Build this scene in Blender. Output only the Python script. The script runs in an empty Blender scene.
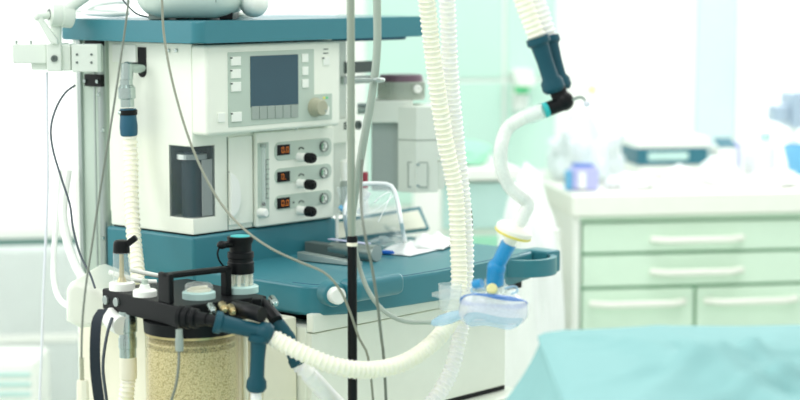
import bpy, bmesh, math, random
from mathutils import Vector, Matrix, noise
random.seed(7)
C = bpy.context.scene.collection
SC = bpy.context.scene
PI = math.pi
# ------------------------------------------------------------------ camera
FPX, HZ, CH = 1900.0, -20.0, 1.38
TH = math.atan((200 - HZ) / FPX)
CD = Vector((0, math.cos(TH), -math.sin(TH))); CU = Vector((0, math.sin(TH), math.cos(TH))); CR = Vector((1, 0, 0))
CO = Vector((0, 0, CH))
cam = bpy.data.cameras.new('camera'); camo = bpy.data.objects.new('camera', cam); C.objects.link(camo)
camo.location = CO; camo.rotation_euler = (PI / 2 - TH, 0, 0)
cam.sensor_width = 36; cam.lens = FPX * 36 / 800; cam.clip_start = .05; cam.clip_end = 100
cam.dof.use_dof = True; cam.dof.focus_distance = 3.30; cam.dof.aperture_fstop = 2.2; cam.dof.aperture_blades = 0
SC.camera = camo
def ray(px, py): return CD + CR * ((px - 400) / FPX) - CU * ((py - 200) / FPX)
def wpt(px, py, y):
    k = ray(px, py); return CO + k * (y / k.y)
# ------------------------------------------------------------------ frames
def frame(o, deg): return Matrix.Translation((o.x, o.y, 0)) @ Matrix.Rotation(math.radians(deg), 4, 'Z')
FW = Matrix.Identity(4)
FM = frame(wpt(193, 200, 3.4), 48.4)          # machine: x along its front, y along its left side
FB = frame(wpt(179, 308, 3.0), 39.5)          # absorber block
FR = frame(wpt(578, 205, 4.6), 9.0)           # room: x along the back wall
cur = FW
def use(f):
    global cur; cur = f
def hit(px, py, ax, val):
    inv = cur.inverted(); o = inv @ CO; k = inv.to_3x3() @ ray(px, py)
    i = {'x': 0, 'y': 1, 'z': 2}[ax]; return o + k * ((val - o[i]) / k[i])
def D(px, py, y): return cur.inverted() @ wpt(px, py, y)
# ------------------------------------------------------------------ materials
def lin(h):
    h = h.lstrip('#'); r = [int(h[i:i + 2], 16) / 255 for i in (0, 2, 4)]
    return tuple(c / 12.92 if c <= .04045 else ((c + .055) / 1.055) ** 2.4 for c in r) + (1,)
def mat(name, col, rough=.4, metal=0, var=.03, scale=30, bump=0, spec=.5, sss=0, coat=0):
    m = bpy.data.materials.new(name); m.use_nodes = True; n = m.node_tree.nodes; l = m.node_tree.links
    b = n['Principled BSDF']; c = lin(col)
    tc = n.new('ShaderNodeTexCoord'); nz = n.new('ShaderNodeTexNoise'); nz.inputs['Scale'].default_value = scale; nz.inputs['Detail'].default_value = 3
    l.new(tc.outputs['Object'], nz.inputs['Vector'])
    mx = n.new('ShaderNodeMix'); mx.data_type = 'RGBA'
    mx.inputs[6].default_value = tuple(x * (1 - var) for x in c[:3]) + (1,); mx.inputs[7].default_value = tuple(min(1, x * (1 + var)) for x in c[:3]) + (1,)
    l.new(nz.outputs['Fac'], mx.inputs[0]); l.new(mx.outputs[2], b.inputs['Base Color'])
    b.inputs['Roughness'].default_value = rough; b.inputs['Metallic'].default_value = metal
    b.inputs['Specular IOR Level'].default_value = spec; b.inputs['Coat Weight'].default_value = coat
    if sss:
        b.inputs['Subsurface Weight'].default_value = sss; b.inputs['Subsurface Radius'].default_value = (.02, .02, .015); b.inputs['Subsurface Scale'].default_value = .5
    if bump:
        bp = n.new('ShaderNodeBump'); bp.inputs['Strength'].default_value = bump; bp.inputs['Distance'].default_value = .002
        l.new(nz.outputs['Fac'], bp.inputs['Height']); l.new(bp.outputs['Normal'], b.inputs['Normal'])
    return m
def clear(name, col, alpha=.3, rough=.08, ior=1.4, tintk=.25):
    """thin clear plastic or glass: mostly lets light pass, some body colour, a glossy skin"""
    m = bpy.data.materials.new(name); m.use_nodes = True; n = m.node_tree.nodes; l = m.node_tree.links
    n.remove(n['Principled BSDF']); out = n['Material Output']
    t = n.new('ShaderNodeBsdfTransparent'); d = n.new('ShaderNodeBsdfPrincipled'); g = n.new('ShaderNodeBsdfGlossy'); f = n.new('ShaderNodeFresnel')
    c = lin(col); t.inputs[0].default_value = tuple(tintk * x + 1 - tintk for x in c[:3]) + (1,)
    nz = n.new('ShaderNodeTexNoise'); nz.inputs['Scale'].default_value = 25
    mr = n.new('ShaderNodeMapRange'); mr.inputs[3].default_value = alpha * .8; mr.inputs[4].default_value = min(1, alpha * 1.2)
    l.new(nz.outputs['Fac'], mr.inputs[0])
    d.inputs['Base Color'].default_value = c; d.inputs['Roughness'].default_value = .3
    g.inputs['Roughness'].default_value = rough; f.inputs['IOR'].default_value = ior
    a = n.new('ShaderNodeMixShader'); b = n.new('ShaderNodeMixShader')
    l.new(mr.outputs[0], a.inputs[0]); l.new(t.outputs[0], a.inputs[1]); l.new(d.outputs[0], a.inputs[2])
    geo = n.new('ShaderNodeNewGeometry'); sub = n.new('ShaderNodeMath'); sub.operation = 'SUBTRACT'; sub.use_clamp = True
    l.new(f.outputs[0], sub.inputs[0]); l.new(geo.outputs['Backfacing'], sub.inputs[1]); l.new(sub.outputs[0], b.inputs[0]); l.new(a.outputs[0], b.inputs[1]); l.new(g.outputs[0], b.inputs[2]); l.new(b.outputs[0], out.inputs[0])
    return m
def glow(name, col, s):
    m = bpy.data.materials.new(name); m.use_nodes = True; b = m.node_tree.nodes['Principled BSDF']
    b.inputs['Base Color'].default_value = (0, 0, 0, 1); b.inputs['Emission Color'].default_value = lin(col); b.inputs['Emission Strength'].default_value = s
    return m
M = dict(
    white=mat('enamel_white', 'EEF3E6', .38), whiter=mat('bright_white', 'F4F7F0', .4), shade=mat('pale_green_grey', 'B9C9BC', .45),
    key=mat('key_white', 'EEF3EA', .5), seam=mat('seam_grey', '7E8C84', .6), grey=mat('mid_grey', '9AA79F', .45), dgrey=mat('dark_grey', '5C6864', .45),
    teal=mat('teal_enamel', '357B87', .36, coat=.1, spec=.4), dteal=mat('dark_teal_rubber', '17566F', .5), tealrub=mat('teal_rubber', '124C5A', .45, spec=.3),
    black=mat('black_plastic', '0B0F11', .42, spec=.22), black2=mat('black_rubber', '0C1012', .55, spec=.22), navy=mat('navy_strap', '1C2833', .7, bump=.2, scale=200),
    steel=mat('steel', 'B7C6C2', .25, 1), brush=mat('brushed_steel', 'AFBAB6', .38, .85), brass=mat('brass', 'C9B98A', .3, .9),
    cream=mat('cream_hose', 'FAF6E4', .42, sss=.6), whose=mat('white_hose', 'FAFAF4', .42, sss=.6), ivory=mat('ivory_rubber', 'F3F0DA', .45),
    screen=mat('screen_glass', '30525F', .15, var=.08, scale=8), knob=mat('khaki_knob', 'A9AB93', .45), tick=mat('tick_ink', '4B5752', .7),
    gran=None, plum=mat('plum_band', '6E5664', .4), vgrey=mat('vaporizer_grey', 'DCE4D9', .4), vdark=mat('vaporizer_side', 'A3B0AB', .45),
    green=mat('gauge_green', '3FA06A', .5), red=mat('red_plastic', '9C3A46', .4), orange=glow('readout_orange', 'F28A2A', .75), led=glow('yellow_led', 'E8E85A', .9),
    pole=mat('olive_grey_tube', '9AA596', .3, .35), gtube=mat('grey_silicone', 'A3B0A4', .35), cab=mat('cable_grey', '757D72', .45), cabd=mat('dark_cable', '4A545C', .45),
    cable2=mat('olive_cable', '8E9282', .45), wtube=mat('white_tube', 'F3F6F2', .35), ltube=mat('lavender_white', 'E4E8F0', .4),
    blue=clear('blue_connector', '12A2E0', .7, .1, 1.35, .45), blueop=mat('blue_plastic', '1767C9', .35), canis=clear('canister_glass', 'F0E4B0', .10, .08, 1.4, .18), clear=clear('clear_plastic', 'EEF6F5', .2, .08, 1.3, .1),
    clear2=clear('clear_film', 'E6F2F4', .13, .12, 1.2, .1), clearb=clear('bluish_clear', 'BFE2F6', .4, .08, 1.3, .3), cush=clear('mask_cushion', 'EDF1FB', .42, .08, 1.3, .1), tint=clear('smoked_window', '4C6A72', .14, .06, 1.4, .16), glass=clear('window_glass', 'F4FBF8', .03, .02, 1.25, .05),
    casew=mat('case_white', 'D2DFD5', .35), slate=mat('slate_blue', '41545C', .4), brushl=mat('silver_band', 'DDE6E2', .35, .3), armw=mat('arm_white', 'DDE6DC', .4), paleyel=mat('pale_yellow_cap', 'EEE6A6', .4), devgrey=mat('device_blue_grey', 'A6BACB', .4), pier=mat('pale_cyan_pier', 'D3E8E8', .5), drum=mat('dial_grey', 'AAB5A8', .45), rimblue=clear('rim_blue', '3E86DC', .6, .1, 1.3, .5), yellow=mat('yellow_plastic', 'E6D860', .45), filt=mat('filter_white', 'F7F5EA', .4), catheter=clear('milky_tube', 'F6FAF4', .7, .1, 1.3, .1),
    paper=mat('paper_white', 'F3F6F4', .7, bump=.2), board=mat('cream_board', 'EDEFDD', .55), lav=mat('lavender_plastic', 'C9CCE9', .4),
    wallw=mat('wall_white', 'F3F7F2', .6), panel=mat('green_wall_panel', 'C6E8DA', .25, var=.02, scale=3), joint=mat('panel_joint', 'E6F5EC', .5), floor=mat('floor_vinyl', 'DDE8E0', .35),
    rib=mat('ribbed_white', 'EEF5F2', .5), sill=mat('sill_shadow_green', '4E7A70', .5), cabg=mat('mint_laminate', 'D8EFDA', .4), cabw=mat('cabinet_white', 'F2F4EA', .45), gap=mat('mint_gap', '93CDA8', .6),
    drape=mat('drape_teal', '8FBFBF', .8, var=.04, scale=60, bump=.1, spec=.2), plas=mat('white_plastic_bag', 'E2ECEE', .35, bump=.3, scale=20), cotton=mat('cotton', 'F1F5F3', .9, bump=.6, scale=60),
    boxteal=mat('box_dark_teal', '2F7182', .5), purple=mat('pale_violet', 'BBBEEE', .5), sky2=mat('sky_blue_plastic', '6FB7E0', .4), mintc=mat('mint_cloth', 'A5E3C4', .8, bump=.3),
    gren=mat('green_plastic', '4FD48C', .4), stickers=mat('yellow_paper', 'F4EDB0', .7), vis=mat('visor_edge', 'EEF4F4', .35), lid=mat('green_cap', '23B8B8', .35), slat=mat('slat_teal', 'BFE0DA', .5),
)
def granules(c0='F7F3D8', c1='A9A17A'):
    m = bpy.data.materials.new('soda_lime_granules'); m.use_nodes = True; n = m.node_tree.nodes; l = m.node_tree.links; b = n['Principled BSDF']
    tc = n.new('ShaderNodeTexCoord'); v = n.new('ShaderNodeTexVoronoi'); v.inputs['Scale'].default_value = 400
    r = n.new('ShaderNodeValToRGB'); r.color_ramp.elements[0].color = lin(c0); r.color_ramp.elements[0].position = .35; r.color_ramp.elements[1].color = lin(c1); r.color_ramp.elements[1].position = .8
    l.new(tc.outputs['Object'], v.inputs['Vector']); l.new(v.outputs['Distance'], r.inputs[0]); l.new(r.outputs[0], b.inputs['Base Color'])
    bp = n.new('ShaderNodeBump'); bp.inputs['Strength'].default_value = .6; bp.inputs['Distance'].default_value = .003; bp.invert = True
    l.new(v.outputs['Distance'], bp.inputs['Height']); l.new(bp.outputs[0], b.inputs['Normal']); b.inputs['Roughness'].default_value = .8
    return m
M['gran'] = granules(); M['grand'] = granules('C9C3A0', '5E5F50')
# ------------------------------------------------------------------ objects
WM = {}
def emit(name, bm, m, parent=None, sharp=38, kind=None):
    bmesh.ops.recalc_face_normals(bm, faces=bm.faces[:])
    base = cur
    if parent: T = WM[parent.name].inverted() @ cur
    else:
        bm.transform(cur)
        xs = [v.co for v in bm.verts]; lo = Vector((min(v.x for v in xs), min(v.y for v in xs), min(v.z for v in xs))); hi = Vector((max(v.x for v in xs), max(v.y for v in xs), max(v.z for v in xs)))
        loc = Vector(((lo.x + hi.x) / 2, (lo.y + hi.y) / 2, lo.z)); T = Matrix.Translation(-loc)
    bm.transform(T)
    a = math.radians(sharp)
    for f in bm.faces: f.smooth = True
    for e in bm.edges:
        if len(e.link_faces) == 2 and e.calc_face_angle(0) > a: e.smooth = False
    me = bpy.data.meshes.new(name); bm.to_mesh(me); bm.free(); me.materials.append(M[m])
    o = bpy.data.objects.new(name, me); C.objects.link(o)
    w = o.modifiers.new('wn', 'WEIGHTED_NORMAL'); w.keep_sharp = True; w.weight = 80
    if parent: o.parent = parent; WM[o.name] = WM[parent.name].copy()
    else: o.location = loc; WM[o.name] = Matrix.Translation(loc)
    if kind: o['kind'] = kind
    return o
def tag(o, label, cat, group=None):
    o['label'] = label; o['category'] = cat
    if group: o['group'] = group
    return o
def thing(name, label, cat, loc, group=None):
    o = bpy.data.objects.new(name, None); C.objects.link(o); o.empty_display_size = .05
    W = cur @ Matrix.Translation(loc); o.matrix_world = W; WM[o.name] = W.copy(); return tag(o, label, cat, group)
def B(): return bmesh.new()
def bx(bm, lo, hi, bev=0, seg=2, mt=None):
    lo, hi = [min(a, b) for a, b in zip(lo, hi)], [max(a, b) for a, b in zip(lo, hi)]
    vs = [bm.verts.new((x, y, z)) for x in (lo[0], hi[0]) for y in (lo[1], hi[1]) for z in (lo[2], hi[2])]
    fs = [bm.faces.new([vs[i] for i in q]) for q in ((0, 1, 3, 2), (4, 6, 7, 5), (0, 4, 5, 1), (2, 3, 7, 6), (0, 2, 6, 4), (1, 5, 7, 3))]
    if mt: bmesh.ops.transform(bm, matrix=mt, verts=vs)
    if bev:
        es = list({e for f in fs for e in f.edges}); bmesh.ops.bevel(bm, geom=es, offset=bev, segments=seg, profile=.5, affect='EDGES')
    return bm
def prism(bm, pts, ext, bev=0, seg=2):
    pts = [Vector(p) for p in pts]; ext = Vector(ext)
    a = [bm.verts.new(p) for p in pts]; b = [bm.verts.new(p + ext) for p in pts]; n = len(a)
    fs = [bm.faces.new(a), bm.faces.new(b[::-1])] + [bm.faces.new((a[i], b[i], b[(i + 1) % n], a[(i + 1) % n])) for i in range(n)]
    if bev:
        es = list(set(fs[0].edges) | set(fs[1].edges)); bmesh.ops.bevel(bm, geom=es, offset=bev, segments=seg, profile=.5, affect='EDGES')
    return bm
def basis(d):
    d = Vector(d).normalized(); a = Vector((0, 0, 1)) if abs(d.z) < .9 else Vector((1, 0, 0))
    x = a.cross(d).normalized(); return x, d.cross(x), d
def lathe(bm, p, d, prof, n=28, sx=1, sy=1):
    """prof = (distance along d, radius)"""
    p = Vector(p); x, y, d = basis(d); rings = []
    for t, r in prof:
        if r < 1e-6: rings.append([bm.verts.new(p + d * t)])
        else: rings.append([bm.verts.new(p + d * t + x * (r * sx * math.cos(2 * PI * i / n)) + y * (r * sy * math.sin(2 * PI * i / n))) for i in range(n)])
    for a, b in zip(rings, rings[1:]):
        for i in range(n):
            j = (i + 1) % n
            q = [a[0]] if len(a) == 1 else [a[i], a[j]]
            q += [b[0]] if len(b) == 1 else [b[j], b[i]]
            if len(q) > 2: bm.faces.new(q)
    for r in (rings[0], rings[-1]):
        if len(r) > 2: bm.faces.new(r)
    return bm
def cyl(bm, a, b, r, r2=None, n=24, bev=None):
    a, b = Vector(a), Vector(b); L = (b - a).length; r2 = r if r2 is None else r2
    k = min(r, r2) * .12 if bev is None else bev
    return lathe(bm, a, b - a, [(0, r - k), (k, r), (L - k, r2), (L, r2 - k)] if k else [(0, r), (L, r2)], n)
def spline(pts, step):
    P = [Vector(p) for p in pts]; P = [P[0] * 2 - P[1]] + P + [P[-1] * 2 - P[-2]]; raw = []
    for i in range(1, len(P) - 2):
        for k in range(24):
            t = k / 24; a, b, c, d = P[i - 1:i + 3]
            raw.append(.5 * ((2 * b) + (c - a) * t + (2 * a - 5 * b + 4 * c - d) * t * t + (3 * b - a - 3 * c + d) * t ** 3))
    raw.append(P[-2]); out = [raw[0]]; acc = 0
    for a, b in zip(raw, raw[1:]):
        L = (b - a).length; s = step - acc
        while s <= L and L > 0: out.append(a.lerp(b, s / L)); s += step
        acc = (acc + L) % step
    if (out[-1] - raw[-1]).length > step * .3: out.append(raw[-1])
    return out
def tube(bm, pts, r, n=12, step=.012, raw=False):
    q = [Vector(p) for p in pts] if raw else spline(pts, step)
    up = None; rings = []
    for i, p in enumerate(q):
        d = (q[min(i + 1, len(q) - 1)] - q[max(i - 1, 0)]).normalized()
        if up is None: up = basis(d)[0]
        up = (up - d * up.dot(d)).normalized(); sd = d.cross(up)
        rr = r(i, len(q)) if callable(r) else r
        rings.append([bm.verts.new(p + up * (rr * math.cos(2 * PI * k / n)) + sd * (rr * math.sin(2 * PI * k / n))) for k in range(n)])
    for a, b in zip(rings, rings[1:]):
        for k in range(n): bm.faces.new((a[k], a[(k + 1) % n], b[(k + 1) % n], b[k]))
    bm.faces.new(rings[0]); bm.faces.new(rings[-1]); return bm
def corr(bm, pts, r, amp=.0018, pitch=.0085, n=18):
    pat = (0, 0, 0, .75, 1)
    return tube(bm, pts, lambda i, N: r - amp + amp * pat[i % 5], n, pitch / 5)
def sph(bm, c, r, u=20, v=12):
    if not hasattr(r, '__len__'): r = (r, r, r)
    bmesh.ops.create_uvsphere(bm, u_segments=u, v_segments=v, radius=1, matrix=Matrix.Translation(c) @ Matrix.Diagonal((*r, 1))); return bm
def blob(bm, c, r, amp, fr, sub=4, seed=0, flat=True):
    q = bmesh.ops.create_icosphere(bm, subdivisions=sub, radius=1)['verts']
    for v in q:
        d = v.co.copy(); n_ = noise.fractal(d * fr + Vector((seed, seed * 2, 0)), 1.0, 2.0, 4); k = 1 + amp * n_
        p = Vector((d.x * r[0] * k, d.y * r[1] * k, d.z * r[2] * k))
        if flat and p.z < -r[2] * .35: p.z = -r[2] * .35
        v.co = p + Vector(c)
    return bm
# =================================================================== SETTING
use(FR)
WY = .62                                                     # back wall plane in the room frame
def wx(px, py=150): return hit(px, py, 'y', WY).x
def wz(px, py): return hit(px, py, 'y', WY).z
TOPZ = 2.5
zs = wz(40, 236)
xa0, xa1 = wx(-230), wx(357); xb0, xb1 = wx(567), wx(693); xc0, xc1 = wx(734), wx(1010)
zb = wz(640, 183)
def wall(name, a, c, m='wallw', y0=WY, y1=WY + .14):
    return emit(name, bx(B(), (a[0], y0, a[1]), (c[0], y1, c[1])), m, kind='structure')
bm = B()
for x0, x1, z0, z1 in ((xa0 - .5, xa1, 0, zs), (xa1, xb0, 0, TOPZ), (xb0, xc1 + .3, 0, zb), (xb1, xc0, zb, TOPZ), (xa0 - .5, xa0, zs, TOPZ), (xc1, xc1 + .3, zb, TOPZ), (xa0, xa1, 2.2, TOPZ), (xb0, xb1, 2.2, TOPZ), (xc0, xc1, 2.2, TOPZ)):
    bx(bm, (x0, WY, z0), (x1, WY + .14, z1))
emit('wall_back', bm, 'wallw', kind='structure')
bm = B(); zj = wz(500, 80); xj = wx(504, 80); zl = wz(520, 205); g = .006
for x0, x1 in ((xa1 + .02, xa1 + (xj - xa1) * .5), (xa1 + (xj - xa1) * .5, xj), (xj, xb0 - .03)):
    for z0, z1 in ((zl, zj), (zj, zj + .55), (zj + .55, TOPZ)): bx(bm, (x0 + g, WY - .008, z0 + g), (x1 - g, WY, z1 - g), .002, 1)
emit('trim_1', bm, 'panel', kind='structure')
for i, (x0, x1, z0) in enumerate(((xa0, xa1, zs), (xb0, xb1, zb), (xc0, xc1, zb))):
    f = bx(bx(bx(bx(B(), (x0, WY - .01, z0), (x0 + .045, WY + .09, 2.2), .004), (x1 - .045, WY - .01, z0), (x1, WY + .09, 2.2), .004), (x0, WY - .02, z0 - .02), (x1, WY + .09, z0 + .03), .004), (x0, WY - .01, 2.16), (x1, WY + .09, 2.2), .004)
    w = emit('window_%d' % (i + 1), f, 'whiter', kind='structure')
    emit('pane', bx(B(), (x0 + .04, WY + .05, z0 + .02), (x1 - .04, WY + .056, 2.18)), 'glass', w)
emit('trim_3', bx(B(), (xb1 + .004, WY - .006, zb), (xc0 - .004, WY, TOPZ)), 'pier', kind='structure')
emit('trim_2', bx(B(), (xa0, WY - .035, zs - .026), (xa1, WY, zs - .004), .003), 'sill', kind='structure')  # dark green strip, coloured in for the shadow gap below the sill
emit('floor', bx(B(), (-6, -6, -.06), (5, WY + .14, 0)), 'floor', kind='structure')
# ribbed radiator cover under the left window
rd = thing('radiator_cover', 'white finely ribbed radiator cover below the window sill at the left edge', 'radiator cover', (wx(30), WY - .06, 0))
rz1 = wz(40, 243); rx0, rx1 = wx(-120), wx(175); bm = bx(B(), (rx0, WY - .07, .06), (rx1, WY - .03, rz1)); x = rx0
while x < rx1 - .01:
    bx(bm, (x, WY - .078, .07), (x + .0055, WY - .069, rz1 - .01)); x += .0105
emit('ribbed_panel', bm, 'rib', rd)
emit('cross_rail', bx(B(), (rx0, WY - .081, wz(40, 337)), (rx1, WY - .07, wz(40, 329)), .003), 'whiter', rd)
emit('foot', bx(bx(B(), (rx0 + .05, WY - .07, 0), (rx0 + .1, WY - .03, .07)), (rx1 - .1, WY - .07, 0), (rx1 - .05, WY - .03, .07)), 'rib', rd)
# louvred box
use(FW)
lb = thing('air_cleaner', 'white louvred box with rounded corner at the bottom left corner', 'air cleaner', wpt(0, 400, 4.5) * 1)
lb.location.z = 0; WM[lb.name] = Matrix.Translation(lb.location)
p1 = wpt(37, 359, 4.5); x0 = p1.x - .30
emit('case', bx(B(), (x0, 4.5, .01), (p1.x, 4.68, p1.z), .018, 3), 'whiter', lb)
bm = B()
for k in range(16):
    z = p1.z - .033 - k * .024
    if z < .05: break
    bx(bm, (x0 + .03, 4.493, z - .009), (p1.x - .016, 4.503, z), .002, 1)
emit('louvre', bm, 'slat', lb)
emit('foot', bx(B(), (x0 + .03, 4.53, 0), (p1.x - .03, 4.65, .012)), 'grey', lb)
# =================================================================== COUNTER
use(FR)
zt = hit(578, 194, 'y', 0).z; zw = hit(578, 216, 'y', 0).z; LX = 1.75
cb = thing('drawer_cabinet', 'mint green drawer cabinet with white bar handles behind the draped table', 'cabinet', (LX / 2, .3, 0))
emit('carcass', bx(B(), (.006, .012, .06), (LX, WY - .03, zw - .001), .003), 'gap', cb)
emit('side_panel', bx(B(), (-.012, -.004, .06), (.006, WY - .03, zw - .001), .002), 'whiter', cb)
emit('plinth', bx(B(), (.02, .05, 0), (LX - .02, WY - .05, .06)), 'cabw', cb)
zr = [hit(640, y, 'y', 0).z for y in (221, 253, 287)]
def drawer(x0, x1, z0, z1, hx0, hx1, hz):
    d = emit('drawer', bx(B(), (x0, -.008, z0), (x1, .014, z1), .003), 'cabg', cb)
    h = B(); n = 12; pts = []
    for i in range(n + 1):
        t = i / n; pts.append((hx0 + (hx1 - hx0) * t, -.010 - .026 * min(1, math.sin(PI * t) * 2.2), hz))
    tube(h, pts, .0085, 10, .01); emit('handle', h, 'cabw', d)
x1_ = hit(694, 310, 'y', 0).x; gp = .004
hxa, hxb = hit(650, 238, 'y', 0).x, hit(741, 238, 'y', 0).x
emit('top_rail', bx(B(), (.006, -.004, zr[0] + .002), (LX, .014, zw - .002), .002), 'cabg', cb)
for a, b in ((.008, hit(815, 230, 'y', 0).x), (hit(815, 230, 'y', 0).x, LX)):
    o_ = 0 if a < .1 else b - a
    for z1, z0, hy in ((zr[0] - gp, zr[1] + gp, 238), (zr[1] - gp, zr[2] + gp, 270)):
        zc = hit(694, hy, 'y', 0).z; drawer(a + gp, b - gp, z0, z1, (hxa if a < .1 else (a + b) / 2 - .13), (hxb if a < .1 else (a + b) / 2 + .13), zc)
hz3 = hit(630, 302, 'y', 0).z
xs = [.008, x1_, x1_ * 2 - .008, LX]
for a, b in zip(xs, xs[1:]):
    h0, h1 = a + (b - a) * .08, a + (b - a) * .9
    for z1, z0 in ((zr[2] - gp, zr[2] - .26), (zr[2] - .26 - 2 * gp, .07)): drawer(a + gp, b - gp, z0, z1, h0, h1, z1 - (zr[2] - gp - hz3))
wt = tag(emit('worktop', bx(B(), (-.02, -.025, zw), (LX + .03, WY - .003, zt), .006, 3), 'cabw'), 'long cream white worktop lying on the mint drawer cabinet', 'worktop')
def on(px, y, z=None):                                         # a point on the worktop
    return Vector((hit(px, 190, 'y', y).x, y, zt))
def crump(name, px0, px1, py, y, dep, m, seed, label, cat, amp=.35, fr=2.2, group=None):
    a, b = hit(px0, 190, 'y', y), hit(px1, 190, 'y', y); top = hit((px0 + px1) / 2, py, 'y', y).z
    h = (top - zt); rz = h / 1.35
    return tag(emit(name, blob(B(), ((a.x + b.x) / 2, y, zt + rz * .36), ((b.x - a.x) / 2, dep, rz), amp, fr, 4, seed), m, sharp=60), label, cat, group)
crump('plastic_bag', 554, 618, 122, .34, .12, 'plas', 3, 'big crumpled white plastic bag heaped at the left end of the worktop', 'bag', .4, 2.4)
crump('cotton_pile', 666, 692, 166, .16, .06, 'cotton', 5, 'low white heap of cotton in front of the dark teal box', 'cotton', .22, 2)
crump('cotton_pile', 701, 736, 156, .17, .07, 'cotton', 9, 'tall pointed white heap of cotton before the violet carton', 'cotton', .3, 1.6)
crump('gauze_pile', 752, 806, 172, .12, .07, 'paper', 12, 'flat white gauze heap at the right end of the counter front', 'gauze', .3, 2)
crump('gauze_pile', 606, 652, 174, .12, .07, 'paper', 15, 'flat white gauze heap between blue pack and cotton on worktop', 'gauze', .3, 2)
# blue and violet pack in front of the bag
a = on(565, .09); b = on(596, .09); bt = thing('wipes_pack', 'small violet and blue pack standing before the plastic bag', 'pack', ((a.x + b.x) / 2, .09, zt))
z1 = hit(580, 166, 'y', .09).z
emit('body', bx(B(), (a.x + .014, .06, zt + .001), (b.x, .115, z1), .008, 3), 'purple', bt)
emit('stripe', bx(B(), (a.x + .026, .054, zt + .006), (a.x + .045, .061, z1 - .012), .002), 'whiter', bt)
emit('lid', bx(B(), (a.x + .02, .065, z1), (b.x - .012, .11, z1 + .006), .002), 'blueop', bt)
emit('tab', bx(B(), (a.x, .07, zt + .001), (a.x + .014, .1, z1 - .01), .004), 'sky2', bt)
# dark teal carton with white lid
y = .34; a = hit(637, 165, 'y', y); b = hit(708, 165, 'y', y); zc0 = zt + .012; zc1 = hit(670, 148, 'y', y).z; zc2 = hit(670, 138, 'y', y).z
ct = thing('supply_carton', 'dark teal carton with white lid and pale stripe on the worktop', 'carton', ((a.x + b.x) / 2, y + .06, zt))
emit('base_tray', bx(B(), (a.x + .005, y + .004, zt + .0005), (b.x - .005, y + .15, hit(670, 165, 'y', y).z), .003), 'whiter', ct)
emit('body', bx(B(), (a.x, y, hit(670, 165, 'y', y).z), (b.x, y + .16, zc1), .003), 'boxteal', ct)
emit('lid', bx(B(), (a.x - .004, y - .004, zc1), (b.x + .004, y + .164, zc2), .004), 'whiter', ct)
emit('stripe', bx(B(), (hit(648, 156, 'y', y).x, y - .002, hit(670, 160, 'y', y).z), (hit(688, 156, 'y', y).x, y + .002, hit(670, 152, 'y', y).z)), 'slat', ct)
y = .30; a = hit(719, 165, 'y', y); b = hit(741, 165, 'y', y)
vc = thing('open_carton', 'small white and violet carton with raised flap beside the teal carton', 'carton', ((a.x + b.x) / 2, y + .03, zt))
zc = hit(728, 148, 'y', y).z
emit('body', bx(B(), (a.x, y, zt + .0005), (b.x - .012, y + .08, zc), .003), 'whiter', vc)
emit('side', bx(B(), (b.x - .012, y, zt + .0005), (b.x, y + .08, hit(738, 143, 'y', y).z), .002), 'purple', vc)
emit('flap', prism(B(), [(a.x, y + .006, zc), (b.x - .012, y + .006, zc), (b.x - .012, y + .05, zc + .02), (a.x, y + .05, zc + .02)], (0, 0, .003)), 'boxteal', vc)
def bottle(px, py, y, r, capm, label, bodym='whiter', capr=.5, group=None):
    p = on(px, y); h = hit(px, py, 'y', y).z - zt
    t = thing('bottle', label, 'bottle', p, group)
    emit('body', lathe(B(), p + Vector((0, 0, .0005)), (0, 0, 1), [(0, r * .9), (.006, r), (h * .62, r), (h * .75, r * .6), (h * .8, r * .42)], 24), bodym, t)
    emit('cap', lathe(B(), p + Vector((0, 0, h * .8)), (0, 0, 1), [(0, r * capr), (h * .17, r * capr), (h * .2, r * capr * .8)], 20), capm, t)
bottle(752, 140, .40, .026, 'whiter', 'white bottle on the counter to the right of the violet carton')
bottle(764, 132, .33, .030, 'slat', 'taller white bottle with grey-teal cap by the counter monitor')
# blue basin and grey-blue device at the right edge
p = on(803, .24); h = hit(803, 146, 'y', .24).z - zt
tag(emit('basin', lathe(B(), p + Vector((0, 0, .001)), (0, 0, 1), [(0, .028), (.004, .034), (h, .055), (h + .002, .052), (.01, .03), (.008, 0)], 28), 'sky2'), 'sky blue plastic basin cut by the right picture edge on the worktop', 'basin')
p = on(792, .50); mt = thing('counter_monitor', 'grey blue device on a white stand at the far right of the counter', 'monitor', p)
zc = hit(790, 110, 'y', .5).z
emit('stand', lathe(B(), p + Vector((0, 0, .001)), (0, 0, 1), [(0, .06), (.01, .06), (.016, .014), (zc - zt - .03, .012)], 20), 'whiter', mt)
q0, q1 = hit(770, 122, 'y', .5), hit(786, 104, 'y', .5)
emit('head', bx(B(), (q0.x, .46, q0.z), (q1.x, .53, q1.z), .01, 3), 'devgrey', mt)
q2, q3 = hit(789, 128, 'y', .5), hit(826, 90, 'y', .5)
emit('housing', bx(B(), (q2.x - .01, .45, q2.z), (q3.x, .56, q3.z), .015, 3), 'devgrey', mt)
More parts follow.
